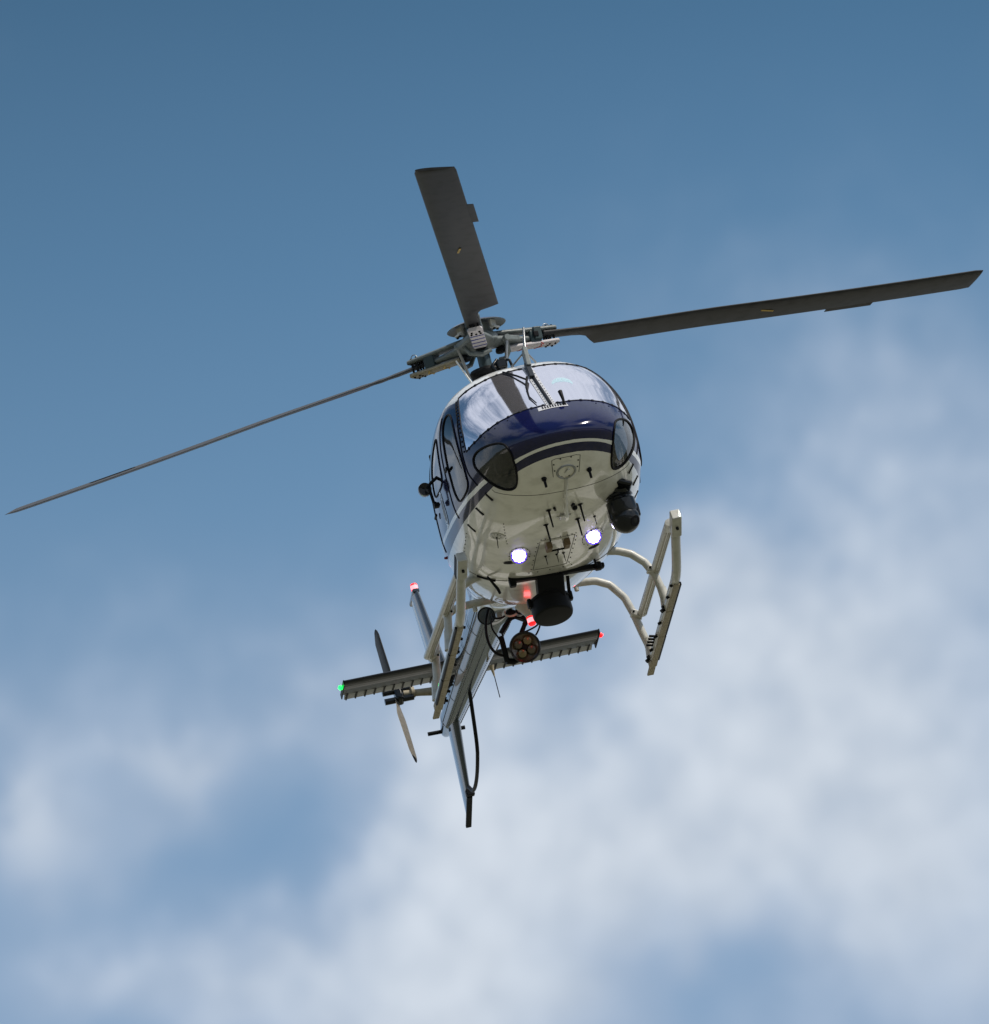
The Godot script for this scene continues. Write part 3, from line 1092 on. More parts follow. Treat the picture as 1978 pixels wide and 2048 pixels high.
		lathe(mb, lo, ln, [[0.068, -0.02], [0.070, 0.018], [0.066, 0.022], [0.058, 0.020], [0.0, 0.016]], 28)
		part(lamp, "lens_housing", mb, M.led_off)
		var lx := ln.cross(Vector3.UP).normalized()
		var ly := lx.cross(ln)
		var spots := [Vector2.ZERO]
		for i in 9:
			spots.append(Vector2(cos(TAU * i / 9.0), sin(TAU * i / 9.0)) * 0.043)
		for i in spots.size():
			if s[1] > -90.0 and spots[i].y > 0.016:
				continue
			var c: Vector3 = lo + ln * 0.020 + lx * spots[i].x + ly * spots[i].y
			mb = MB.new()
			lathe(mb, c, ln, [[0.0175 if i else 0.028, 0.0], [0.016, 0.006], [0.0, 0.009]], 12)
			var em := part(lamp, "led_bulb", mb, M.led)
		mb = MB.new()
		lathe(mb, lo + ln * 0.0, ln, [[0.0695, 0.020], [0.068, 0.028], [0.060, 0.028], [0.058, 0.021]], 28)  # added ring, no emitter: paints the violet fringe around the bright lamp
		part(lamp, "led_fringe_ring", mb, M.led_fringe)
		var sl := SpotLight3D.new()
		sl.name = "led_spot"
		sl.light_color = Color(0.88, 0.85, 1.0)
		sl.light_energy = 0.6
		sl.light_size = 0.06
		sl.spot_range = 120.0
		sl.spot_attenuation = 2.0
		sl.spot_angle = 30.0
		sl.shadow_enabled = true
		lamp.add_child(sl)
		sl.position = lo + ln * 0.05
		sl.basis = Basis.looking_at(ln, Vector3.UP)

# ---------------------------------------------------------------- landing gear
func bez(a: Vector3, b: Vector3, c: Vector3, d: Vector3, n: int) -> Array:
	var r := []
	for i in n + 1:
		r.append(a.bezier_interpolate(b, c, d, i / float(n)))
	return r

func make_landing_gear() -> void:
	for s in [1.0, -1.0]:
		var gear := holder(heli, "skid")
		var mb := MB.new()
		var pts := []
		pts.append_array(bez(Vector3(-1.02, 0.075, 0.985 * s), Vector3(-0.5, 0.073, 0.982 * s), Vector3(0.6, 0.072, 0.968 * s), Vector3(1.02, 0.075, 0.962 * s), 8))
		pts.append_array(bez(Vector3(1.10, 0.082, 0.961 * s), Vector3(1.20, 0.095, 0.96 * s), Vector3(1.28, 0.125, 0.958 * s), Vector3(1.40, 0.175, 0.955 * s), 5))
		pts.append(Vector3(1.74, 0.315, 0.945 * s))
		tube(mb, pts, 0.042, 14)
		part(gear, "skid_tube", mb, M.gear)
		# toe fitting
		mb = MB.new()
		box_between(mb, Vector3(1.66, 0.282, 0.947 * s), Vector3(1.90, 0.372, 0.942 * s), 0.10, 0.088, 0.012)
		var toe := part(gear, "toe_fitting", mb, M.gear)
		mb = MB.new()
		lathe(mb, Vector3(1.80, 0.28, 0.944 * s), Vector3(0.3, -1, 0), [[0.013, 0.0], [0.013, 0.02], [0.0, 0.022]], 10)
		part(toe, "bolt", mb, M.black)
		mb = MB.new()
		box_between(mb, Vector3(1.62, 0.30, (0.947 + 0.046) * s), Vector3(1.86, 0.39, (0.942 + 0.046) * s), 0.06, 0.008, 0.003)
		part(toe, "side_plate", mb, M.black)
		# wear shoes under the straight tube, in three lengths
		for k in 3:
			mb = MB.new()
			var x0 := -1.0 + k * 0.68
			box_between(mb, Vector3(x0, 0.030, (0.984 - k * 0.007) * s), Vector3(x0 + 0.67, 0.030, (0.978 - k * 0.007) * s), 0.018, 0.055, 0.006)
			part(gear, "wear_shoe", mb, M.tan)
			mb = MB.new()
			box_between(mb, Vector3(x0 + 0.01, 0.040, (0.984 - k * 0.007 + 0.034) * s), Vector3(x0 + 0.66, 0.040, (0.978 - k * 0.007 + 0.034) * s), 0.03, 0.022, 0.004)
			part(gear, "shoe_edge", mb, M.black)
		for x in [-0.98, -0.72, -0.36, 0.0, 0.34, 0.68, 0.98]:
			mb = MB.new()
			lathe(mb, Vector3(x, 0.05, (0.978 - 0.045) * s), Vector3(0, -0.4, -s), [[0.014, -0.01], [0.014, 0.02], [0.008, 0.024], [0.0, 0.024]], 8)
			part(gear, "clamp_bolt", mb, M.black)
		for x in [-0.42, -0.50, -0.58, -0.66]:
			mb = MB.new()
			tube(mb, [Vector3(x, 0.07, 0.945 * s), Vector3(x, 0.085, 0.885 * s)], 0.012, 8)
			part(gear, "side_stud", mb, M.black)
		# heel spring
		mb = MB.new()
		box_between(mb, Vector3(-1.00, 0.060, 0.986 * s), Vector3(-1.16, 0.056, 0.988 * s), 0.06, 0.075, 0.01)
		box_between(mb, Vector3(-1.12, 0.045, 0.988 * s), Vector3(-1.40, 0.040, 0.992 * s), 0.02, 0.06, 0.005)
		part(gear, "heel_spring", mb, M.tan)
		# boarding step from the toe to the rear cross tube
		mb = MB.new()
		var sa := Vector3(1.70, 0.375, 0.915 * s)
		var sb := Vector3(-0.98, 0.485, 0.985 * s)
		var d := (sb - sa).normalized()
		var loops := []
		for p in [sa, sb]:
			var side := d.cross(Vector3.UP).normalized()
			loops.append(ring(p, side, Vector3.UP, 0.046, 0.034, 16))
		loft(mb, loops)
		var st := part(gear, "boarding_step", mb, M.gear)
		mb = MB.new()
		for z in [-0.02, 0.0, 0.02]:
			box_between(mb, sa + d * 0.2 + Vector3(0, -0.033, z), sb - d * 0.05 + Vector3(0, -0.033, z), 0.006, 0.006, 0.002)
		part(st, "grip_strip", mb, M.tan)
		for c in [[0.32, 0.43, 0.93], [-1.0, 0.49, 0.935]]:
			mb = MB.new()
			rbox(mb, Transform3D(Basis(Vector3(1, 0, 0), 0.5 * s), Vector3(c[0], c[1], c[2] * s)), Vector3(0.10, 0.06, 0.11), 0.012)
			part(st, "clamp", mb, M.gear)
			for k in [-1, 1]:
				mb = MB.new()
				lathe(mb, Vector3(c[0] + 0.052, c[1] + 0.02 * k, c[2] * s + 0.03 * k), Vector3(1, -0.3, 0), [[0.011, 0.0], [0.011, 0.012], [0.0, 0.014]], 8)
				part(st, "clamp_bolt", mb, M.black)
	# cross tubes: front and rear arches through the belly
	for c in [[0.32, [[0.0, 0.70], [0.40, 0.70], [0.58, 0.690], [0.67, 0.672], [0.776, 0.621], [0.877, 0.519], [0.935, 0.388], [0.958, 0.264], [0.972, 0.16], [0.975, 0.09]]], [-1.02, [[0.0, 0.90], [0.40, 0.90], [0.51, 0.897], [0.647, 0.886], [0.769, 0.821], [0.871, 0.675], [0.915, 0.505], [0.946, 0.32], [0.975, 0.18], [0.985, 0.09]]]]:
		var cr := holder(heli, "cross_tube")
		for s in [1.0, -1.0]:
			var mb := MB.new()
			var cv := Curve3D.new()
			var P: Array = c[1]
			for i in P.size():
				var a = P[max(i - 1, 0)]
				var b = P[min(i + 1, P.size() - 1)]
				var tg := Vector3(0, b[1] - a[1], (b[0] - a[0]) * s) / 6.0
				cv.add_point(Vector3(c[0], P[i][1], P[i][0] * s), -tg, tg)
			var pts := []
			var rr := []
			var L := cv.get_baked_length()
			for i in 41:
				pts.append(cv.sample_baked(L * i / 40.0))
				rr.append(0.036)
			tube(mb, pts, rr, 14)
			part(cr, "tube_arm", mb, M.gear)
			mb = MB.new()
			var e := Vector3(c[0], 0.09, P[-1][0] * s)
			tube(mb, [e + Vector3(0, 0.17, -0.014 * s), e + Vector3(0, 0.08, -0.004 * s), e + Vector3(0, -0.005, 0)], [0.040, 0.046, 0.060], 14)
			part(cr, "saddle", mb, M.gear)
			for k in [-1, 1]:
				mb = MB.new()
				lathe(mb, e + Vector3(0.05 * k, -0.02, -0.045 * s), Vector3(0, -0.6, -s), [[0.018, -0.01], [0.018, 0.018], [0.0, 0.02]], 8)
				part(cr, "saddle_bolt", mb, M.black)
			mb = MB.new()
			var bx: Vector3 = pts[12]
			lathe(mb, bx + Vector3(0.0, -0.02, 0), Vector3(0, -1, 0), [[0.022, 0.0], [0.022, 0.05], [0.016, 0.055], [0.0, 0.055]], 10)
			part(cr, "stop_block", mb, M.gear)

# ---------------------------------------------------------------- tail
func airfoil(o: Vector3, chord: Vector3, thick: Vector3, c: float, t: float, n := 10) -> PackedVector3Array:
	# o = leading edge, chord points to the trailing edge
	var l := PackedVector3Array()
	for i in n + 1:
		var x := 0.5 - 0.5 * cos(PI * i / n)
		var y := 5.0 * t * (0.2969 * sqrt(x) - 0.126 * x - 0.3516 * x * x + 0.2843 * x * x * x - 0.1015 * x * x * x * x)
		l.append(o + chord * (x * c) + thick * (y * c))
	for i in range(n - 1, 0, -1):
		var x := 0.5 - 0.5 * cos(PI * i / n)
		var y := 5.0 * t * (0.2969 * sqrt(x) - 0.126 * x - 0.3516 * x * x + 0.2843 * x * x * x - 0.1015 * x * x * x * x)
		l.append(o + chord * (x * c) - thick * (y * c))
	return l

func boom_y(x: float) -> float:
	return lerpf(1.445, 1.79, clampf((-x - 2.6) / 4.9, 0, 1))

func boom_r(x: float) -> float:
	return lerpf(0.235, 0.105, pow(clampf((-x - 2.4) / 4.6, 0, 1), 0.9))

func make_tail() -> void:
	var mb := MB.new()
	var loops := []
	for i in 29:
		var x := lerpf(-2.3, -7.0, i / 28.0)
		loops.append(ring(Vector3(x, boom_y(x) + 0.02 * clampf((x + 2.6) / 0.3, 0, 1), 0), Vector3(0, 0, 1), Vector3.UP, boom_r(x), boom_r(x) * 1.08, 28))
	loft(mb, loops)
	var boom := part(heli, "tail_boom", mb, M.boom, "dark blue-grey glossy tail boom")
	mb = MB.new()
	loops = []
	for i in 9:
		var t := i / 8.0
		var x := lerpf(-7.0, -7.62, t)
		var r := lerpf(0.105, 0.048, t) * (1.0 if i < 7 else (0.85 if i == 7 else 0.45))
		loops.append(ring(Vector3(x, boom_y(x), 0), Vector3(0, 0, 1), Vector3.UP, r, r, 20))
	loft(mb, loops)
	part(boom, "tail_cone", mb, M.boom)
	# frames where the boom's skins join, rivet rows and a keel line
	for x in [-3.3, -4.05, -4.75, -5.9, -6.95]:
		mb = MB.new()
		lathe(mb, Vector3(x, boom_y(x), 0), Vector3(-1, 0.07, 0), [[boom_r(x) * 1.035, -0.006], [boom_r(x) * 1.05, 0.0], [boom_r(x) * 1.035, 0.006]], 32)
		part(boom, "skin_joint", mb, M.seal if x < -5.5 else M.boom)
	mb = MB.new()
	for sgn in [-55.0, -125.0, -20.0]:
		var pts := []
		for i in 20:
			var x := lerpf(-2.7, -6.9, i / 19.0)
			var a := deg_to_rad(sgn)
			pts.append(Vector3(x, boom_y(x) + sin(a) * boom_r(x) * 1.08, cos(a) * boom_r(x)))
		tube(mb, pts, 0.004, 6)
	part(boom, "skin_seam", mb, M.seal)
	mb = MB.new()
	for sgn in [-48.0, -132.0, -75.0, -105.0]:
		for i in 60:
			var x := lerpf(-2.8, -6.9, i / 59.0)
			var a := deg_to_rad(sgn)
			lathe(mb, Vector3(x, boom_y(x) + sin(a) * boom_r(x) * 1.08, cos(a) * boom_r(x)), Vector3(0, sin(a), cos(a)), [[0.006, -0.002], [0.004, 0.003], [0.0, 0.004]], 6)
	stuff(part(boom, "rivet", mb, M.boom))
	# drive shaft cover along the top
	mb = MB.new()
	var pts := []
	for i in 12:
		var x := lerpf(-2.3, -6.8, i / 11.0)
		pts.append(Vector3(x, boom_y(x) + boom_r(x) + 0.02, 0))
	tube(mb, pts, 0.06, 12)
	part(boom, "drive_shaft_cover", mb, M.boom)
	# stabiliser
	var st := holder(heli, "horizontal_stabiliser")
	for s in [1.0, -1.0]:
		mb = MB.new()
		loops = []
		for i in 7:
			var z := lerpf(0.10, 1.245, i / 6.0)
			loops.append(airfoil(Vector3(-4.78, 1.635, z * s), Vector3(-1, -0.015, 0).normalized(), Vector3.UP, 0.40, 0.13))
		loft(mb, loops)
		part(st, "stabiliser_panel", mb, M.stabiliser)
		mb = MB.new()
		rbox(mb, Transform3D(Basis(), Vector3(-5.0, 1.625, 1.25 * s)), Vector3(0.42, 0.055, 0.012), 0.005)
		part(st, "end_plate", mb, M.black)
		# trailing flap of ribbed sheet
		mb = MB.new()
		loops = []
		for i in 2:
			var z := lerpf(0.12, 1.22, i)
			loops.append(PackedVector3Array([Vector3(-5.165, 1.640, z * s), Vector3(-5.165, 1.630, z * s), Vector3(-5.285, 1.615, z * s), Vector3(-5.285, 1.621, z * s)]))
		loft(mb, loops)
		var tab := part(st, "trailing_strip", mb, M.steel)
		for i in 12:
			var z: float = lerpf(0.18, 1.19, i / 11.0) * s
			mb = MB.new()
			box_between(mb, Vector3(-5.15, 1.625, z), Vector3(-5.29, 1.611, z + 0.012), 0.012, 0.014, 0.003)
			part(tab, "rib", mb, M.blade)
		mb = MB.new()
		var lo := Vector3(-4.92, 1.625, 1.275 * s)
		var prof := []
		for i in 7:
			var a := PI * i / 6.0
			prof.append([0.024 * sin(a), -0.026 * cos(a)])
		lathe(mb, lo, Vector3(1, -0.2, 0), prof, 14)
		part(st, "navigation_light", mb, M.green if s > 0 else M.red_dim, "green light on the tip" if s > 0 else "red light on the tip")
		var ol := OmniLight3D.new()
		ol.name = "tip_light_%s" % ("green" if s > 0 else "red")
		ol.light_color = Color(0.1, 1.0, 0.35) if s > 0 else Color(1.0, 0.12, 0.12)
		ol.light_energy = 0.02
		ol.light_size = 0.02
		ol.omni_range = 60.0
		ol.omni_attenuation = 2.0
		ol.shadow_enabled = true
		st.add_child(ol)
		ol.position = lo + Vector3(0.02, -0.02, 0.04 * s)
	# upper fin
	mb = MB.new()
	loops = []
	for i in 7:
		var t := i / 6.0
		loops.append(airfoil(Vector3(lerpf(-6.30, -7.04, t), lerpf(1.78, 3.13, t), lerpf(0.0, 0.015, t)), Vector3(-1, 0, 0.03).normalized(), Vector3(0, 0, 1), lerpf(0.86, 0.46, t), lerpf(0.14, 0.15, t)))
	loft(mb, loops)
	var fin := part(heli, "upper_fin", mb, M.boom)
	mb = MB.new()
	var l2 := []
	for i in 7:
		var t := i / 6.0
		l2.append(airfoil(Vector3(lerpf(-6.62, -7.20, t), lerpf(1.9, 3.10, t), 0.012 + lerpf(0.0, 0.015, t)), Vector3(-1, 0, 0.03).normalized(), Vector3(0, 0, 1), lerpf(0.44, 0.22, t), lerpf(0.22, 0.25, t)))
	loft(mb, l2)
	part(fin, "white_panel", mb, M.decal_white)
	mb = MB.new()
	rbox(mb, Transform3D(Basis(), Vector3(-7.27, 3.145, 0.02)), Vector3(0.44, 0.05, 0.075), 0.02)
	part(fin, "fin_cap", mb, M.boom)
	beacon(fin, Vector3(-7.22, 3.17, 0.005), Vector3.UP, 0.02)
	# lower fin
	mb = MB.new()
	loops = []
	for i in 6:
		var t := i / 5.0
		loops.append(airfoil(Vector3(lerpf(-6.62, -7.04, t), lerpf(1.72, 0.96, t), 0), Vector3(-1, -0.25 * t, 0).normalized(), Vector3(0, 0, 1), lerpf(0.75, 0.56, t), lerpf(0.15, 0.10, t)))
	loft(mb, loops)
	var lf := part(heli, "lower_fin", mb, M.boom)
	mb = MB.new()
	box_between(mb, Vector3(-7.06, 0.955, 0), Vector3(-7.60, 0.815, 0), 0.03, 0.056, 0.006)
	part(lf, "bumper_strip", mb, M.black)
	mb = MB.new()
	rbox(mb, Transform3D(Basis(), Vector3(-7.04, 0.985, -0.01)), Vector3(0.07, 0.07, 0.085), 0.01)
	part(lf, "strip_bracket", mb, M.black)
	# tail guard
	mb = MB.new()
	var g := []
	g.append_array(bez(Vector3(-5.45, 1.50, 0.0), Vector3(-5.70, 1.20, 0), Vector3(-5.75, 1.10, 0), Vector3(-5.90, 1.02, 0), 8))
	g.append_array(bez(Vector3(-6.0, 0.985, 0), Vector3(-6.25, 0.90, 0), Vector3(-6.55, 0.86, 0), Vector3(-6.78, 0.92, 0), 8))
	g.append(Vector3(-6.98, 1.03, 0.0))
	tube(mb, g, 0.019, 10)
	part(heli, "tail_guard", mb, M.black)
	mb = MB.new()
	tube(mb, [Vector3(-7.4, 1.768, 0.20), Vector3(-7.4, 1.763, -0.175)], 0.020, 10)
	part(heli, "tail_ballast_rod", mb, M.black)
	# tail rotor
	var tr := holder(heli, "tail_rotor")
	var c := Vector3(-6.9, 2.067, 0.464)
	mb = MB.new()
	tube(mb, [Vector3(-6.9, 2.02, 0.0), Vector3(-6.9, 2.05, 0.25), c + Vector3(0, 0, -0.05)], [0.05, 0.036, 0.034], 12)
	part(tr, "drive_shaft", mb, M.tan)
	mb = MB.new()
	rbox(mb, Transform3D(Basis(), Vector3(-6.9, 1.98, 0.02)), Vector3(0.26, 0.26, 0.14), 0.04)
	part(tr, "gearbox", mb, M.hub)
	mb = MB.new()
	lathe(mb, c, Vector3(0, 0, 1), [[0.0, -0.16], [0.055, -0.16], [0.06, -0.13], [0.04, -0.12]], 16)
	part(tr, "pitch_collar", mb, M.tan)
	mb = MB.new()
	var u := Vector3(0.325, -0.946, 0.0)
	var e := Vector3(0.946, 0.325, 0.0)
	rbox(mb, at_dir(c, u, Vector3(0, 0, 1)), Vector3(0.18, 0.08, 0.13), 0.025)
	tube(mb, [c + e * 0.07 - u * 0.05, c - e * 0.07 - u * 0.05], 0.026, 10)
	tube(mb, [c + e * 0.07 + u * 0.05, c - e * 0.07 + u * 0.05], 0.026, 10)
	tube(mb, [c - u * 0.055 + Vector3(0, 0, -0.15), c - u * 0.055 + Vector3(0, 0, 0.15)], 0.032, 10)
	tube(mb, [c + u * 0.055 + Vector3(0, 0, -0.14), c + u * 0.055 + Vector3(0, 0, 0.15)], 0.032, 10)
	part(tr, "hub", mb, M.gloss_black)
	for s in [1.0, -1.0]:
		mb = MB.new()
		loops = []
		for i in 14:
			var t := i / 13.0
			var r := lerpf(0.06, 0.80, t)
			var ch := 0.07 + 0.115 * smoothstep(0.05, 0.35, t)
			var pt := (0.52 if s > 0 else 0.30) - 0.12 * t
			var cd: Vector3 = (e * s * cos(pt) + Vector3(0, 0, 1) * sin(pt) * 1.0).normalized()
			var th: Vector3 = cd.cross(u * s).normalized()
			if i == 13:
				ch *= 0.7
			loops.append(airfoil(c + u * s * r + cd * ch * -0.35 + Vector3(0, 0, 0.03), cd, th, ch, 0.13 if i else 0.5, 8))
		loft(mb, loops)
		var tb := part(tr, "tail_blade", mb, M.tail_blade if s > 0 else M.blade)
		mb = MB.new()
		var pt := 0.40 if s > 0 else 0.18
		var cd: Vector3 = (e * s * cos(pt) + Vector3(0, 0, 1) * sin(pt)).normalized()
		loops = [airfoil(c + u * s * 0.79 + cd * 0.13 * -0.35 + Vector3(0, 0, 0.03), cd, cd.cross(u * s).normalized(), 0.135, 0.15, 8), airfoil(c + u * s * 0.835 + cd * 0.05 * -0.35 + Vector3(0, 0, 0.03), cd, cd.cross(u * s).normalized(), 0.07, 0.15, 8)]
		loft(mb, loops)
		part(tr, "blade_tip", mb, M.black)
	# whip aerial under the boom
	mb = MB.new()
	tube(mb, [Vector3(-4.38, 1.372, -0.09), Vector3(-4.388, 1.33, -0.095), Vector3(-4.39, 1.26, -0.098)], [0.028, 0.016, 0.006], 10)
	var wa := part(heli, "whip_aerial", mb, M.tan)
	mb = MB.new()
	tube(mb, [Vector3(-4.39, 1.27, -0.098), Vector3(-4.395, 1.05, -0.10)], 0.0045, 6)
	part(wa, "whip", mb, M.black)

func beacon(parent: Node, o: Vector3, ax: Vector3, energy: float) -> void:
	var mb := MB.new()
	lathe(mb, o, ax, [[0.036, -0.03], [0.040, 0.0], [0.040, 0.018], [0.034, 0.022]], 18)
	part(parent, "beacon_base", mb, M.gear)
	mb = MB.new()
	lathe(mb, o, ax, [[0.033, 0.02], [0.036, 0.035]], 18)
	lathe(mb, o, ax, [[0.036, 0.078], [0.033, 0.09], [0.026, 0.099], [0.0, 0.10]], 18)
	part(parent, "beacon_light", mb, M.red, "glowing red beacon")
	mb = MB.new()
	lathe(mb, o, ax, [[0.036, 0.035], [0.0365, 0.055], [0.036, 0.078]], 18)
	part(parent, "beacon_bulb", mb, M.red_core)
	var ol := OmniLight3D.new()
	ol.name = "beacon_lamp"
	ol.light_color = Color(1.0, 0.10, 0.10)
	ol.light_energy = energy
	ol.light_size = 0.03
	ol.omni_range = 80.0
	ol.omni_attenuation = 2.0
	ol.shadow_enabled = true
	parent.add_child(ol)
	ol.position = o + ax * 0.06

# ---------------------------------------------------------------- main rotor
func make_rotor() -> void:
	var R := holder(heli, "main_rotor")
	var hub := Vector3(0, 2.988, 0)
	var n := Vector3(0.1036, 0.9946, 0.0015).normalized()
	var mb := MB.new()
	tube(mb, [Vector3(-0.05, 2.25, 0), Vector3(-0.02, 2.6, 0), hub - n * 0.05], [0.075, 0.062, 0.058], 18)
	part(R, "mast", mb, M.mast)
	mb = MB.new()
	lathe(mb, Vector3(-0.045, 2.30, 0), Vector3(0.03, 1, 0), [[0.26, 0.0], [0.22, 0.08], [0.15, 0.20], [0.11, 0.28], [0.08, 0.31], [0.06, 0.32]], 28)
	part(R, "mast_boot", mb, M.rubber)
	mb = MB.new()
	lathe(mb, Vector3(-0.02, 2.66, 0), n, [[0.08, -0.05], [0.15, -0.035], [0.165, 0.0], [0.15, 0.03], [0.08, 0.05]], 24)
	part(R, "swashplate", mb, M.black)
	mb = MB.new()
	rbox(mb, Transform3D(Basis(), Vector3(0.08, 2.67, -0.12)), Vector3(0.12, 0.09, 0.10), 0.02)
	tube(mb, [Vector3(0.1, 2.72, -0.09), Vector3(0.14, 2.66, -0.03), Vector3(0.13, 2.58, -0.06), Vector3(0.08, 2.54, -0.10)], 0.016, 8)
	tube(mb, [Vector3(0.1, 2.71, -0.15), Vector3(0.15, 2.68, -0.19), Vector3(0.12, 2.60, -0.21)], 0.014, 8)
	part(R, "swash_actuator", mb, M.gloss_black)
	# shallow hub cap, its hollow underside showing
	var cc := hub + n * 0.115
	mb = MB.new()
	lathe(mb, cc, n, [[0.0, 0.045], [0.10, 0.040], [0.19, 0.024], [0.25, 0.004], [0.268, -0.008]], 40)
	part(R, "hub_cap", mb, M.navy, "shallow domed hub cap")
	mb = MB.new()
	lathe(mb, cc, n, [[0.269, -0.008], [0.262, -0.012], [0.245, -0.004], [0.18, 0.012], [0.10, 0.022], [0.0, 0.026]], 40)
	part(R, "cap_underside", mb, M.hub)
	mb = MB.new()
	lathe(mb, hub, n, [[0.0, 0.12], [0.12, 0.115], [0.125, 0.05], [0.17, 0.0], [0.175, -0.05], [0.11, -0.095], [0.065, -0.11], [0.0, -0.11]], 28)
	part(R, "hub_star", mb, M.hub)
	var e1 := n.cross(Vector3(0, 0, 1)).normalized()
	var e2 := n.cross(e1)
	var psi := 1.90395573
	for k in 3:
		var a := psi + k * TAU / 3.0
		var u := e1 * cos(a) + e2 * sin(a)
		var e := u.cross(n).normalized()   # towards the leading edge: the rotor turns clockwise seen from above
		var cap_at := hub + u * 0.19 + n * 0.10 - e * 0.02
		# cap brackets under the dome
		mb = MB.new()
		rbox(mb, at_dir(hub - u * 0.175 + n * 0.085, u, n), Vector3(0.025, 0.075, 0.085), 0.01)
		rbox(mb, at_dir(hub - u * 0.19 + n * 0.045, u, n), Vector3(0.05, 0.02, 0.09), 0.006)
		part(R, "cap_bracket", mb, M.gear)
		mb = MB.new()
		for s in [-1, 1]:
			lathe(mb, hub - u * 0.195 + n * 0.038 + e * 0.026 * s, -n, [[0.013, 0.0], [0.013, 0.016], [0.0, 0.018]], 8)
		part(R, "bracket_bolt", mb, M.black)
		# flexible arm of the star
		mb = MB.new()
		var lp := []
		for s in [[0.08, 0.14, 0.07], [0.22, 0.105, 0.06], [0.36, 0.06, 0.045], [0.52, 0.042, 0.034]]:
			lp.append(ring(hub + u * s[0] - n * 0.05, e, n, s[1], s[2] * 0.75, 14))
		loft(mb, lp)
		part(R, "star_arm", mb, M.hub)
		# upper and lower sleeve plates
		for s in [1.0, -1.0]:
			mb = MB.new()
			var oy: float = 0.022 if s > 0 else -0.115
			var pl := []
			for t in [[0.13 if s > 0 else 0.22, 0.05], [0.26, 0.060], [0.45, 0.058], [0.60, 0.060], [0.74, 0.064], [0.765, 0.05]]:
				var c: Vector3 = hub + u * t[0] + n * (oy + (0.045 if s < 0 else 0.0) * (t[0] - 0.45))
				pl.append(PackedVector3Array([c + e * t[1] + n * 0.017, c + e * (t[1] + 0.006), c + e * t[1] - n * 0.017, c - e * t[1] - n * 0.017, c - e * (t[1] + 0.006), c - e * t[1] + n * 0.017]))
			loft(mb, pl)
			part(R, "sleeve_plate", mb, M.hub if s > 0 else (M.tan if k == 1 else M.pad))
			if s < 0:
				for i in (4 if k == 2 else 2):
					mb = MB.new()
					var tr := 0.30 + 0.10 * i if k == 2 else 0.40 + 0.17 * i
					var c := hub + u * tr + n * (oy + 0.045 * (tr - 0.45) - 0.0175)
					if k == 2:
						box_between(mb, c + e * 0.063, c - e * 0.063, 0.008, 0.014, 0.001, n)
					else:
						box_between(mb, c + e * 0.058, c + u * 0.03, 0.008, 0.012, 0.001, n)
						box_between(mb, c + u * 0.03, c - e * 0.058 - u * 0.02, 0.008, 0.012, 0.001, n)
						box_between(mb, c + e * 0.0655 + n * 0.018, c + e * 0.0655 - n * 0.004 + u * 0.02, 0.008, 0.008, 0.001, e)
					part(R, "sleeve_mark", mb, [M.mark_red, M.mark_yellow, M.mark_blue][k])
		# elastomer block between the plates near their ends
		mb = MB.new()
		rbox(mb, at_dir(hub + u * 0.535 - n * 0.045, u, n), Vector3(0.11, 0.115, 0.125), 0.012)
		rbox(mb, at_dir(hub + u * 0.555 + e * 0.055 - n * 0.02, u, n), Vector3(0.08, 0.12, 0.05), 0.010)
		part(R, "damper_block", mb, M.hub_dark)
		mb = MB.new()
		rbox(mb, at_dir(hub + u * 0.53 + e * 0.078 - n * 0.03, u, n), Vector3(0.05, 0.05, 0.02), 0.006)
		part(R, "damper_plug", mb, M.rubber)
		for t in [0.665, 0.725]:
			for s in ([-1, 1] if t > 0.7 else [-1.2, 0.0, 1.2]):
				mb = MB.new()
				tube(mb, [hub + u * t + e * 0.035 * s - n * 0.132, hub + u * t + e * 0.035 * s + n * 0.052], 0.010, 8)
				part(R, "blade_pin", mb, M.black)
		mb = MB.new()
		var lo := []
		for i in 9:
			var q := PI * i / 8.0
			lo.append(hub + u * (0.70 - 0.035 * cos(q)) + n * (0.042 + 0.04 * sin(q)) - e * 0.02)
		tube(mb, lo, 0.004, 6)
		part(R, "pin_loop", mb, M.steel)
		# lower horn that carries the bearing, and its dark bearing below the star
		mb = MB.new()
		tube(mb, [hub + u * 0.17 + e * 0.16 - n * 0.06, hub + u * 0.21 + e * 0.10 - n * 0.17, hub + u * 0.22 - n * 0.205, hub + u * 0.21 - e * 0.09 - n * 0.18], [0.020, 0.022, 0.022, 0.016], 10)
		part(R, "bearing_horn", mb, M.hub)
		mb = MB.new()
		rbox(mb, at_dir(hub + u * 0.19 - n * 0.125, u, n), Vector3(0.08, 0.06, 0.11), 0.025)
		part(R, "spherical_bearing", mb, M.black)
		# pitch link
		mb = MB.new()
		var ph := hub + u * 0.16 + e * 0.20 - n * 0.075
		box_between(mb, hub + u * 0.36 + e * 0.05 - n * 0.05, ph, 0.05, 0.045, 0.012)
		lathe(mb, ph - e * 0.03, e, [[0.0, 0.0], [0.028, 0.0], [0.03, 0.03], [0.028, 0.06], [0.0, 0.06]], 12)
		part(R, "pitch_horn", mb, M.hub)
		mb = MB.new()
		tube(mb, [ph - n * 0.02, Vector3(-0.02, 2.62, 0) + u * 0.10 + e * 0.16], 0.014, 8)
		part(R, "pitch_link", mb, M.steel)
		# blade
		var p0: float = [0.20, 0.225, 0.16][k]
		mb = MB.new()
		var sec := []
		var rs := [0.62, 0.70, 0.80, 0.95, 1.05, 1.12, 1.20, 1.28]
		for i in 17:
			rs.append(lerpf(1.5, 5.22, i / 16.0))
		rs.append_array([5.285, 5.305])
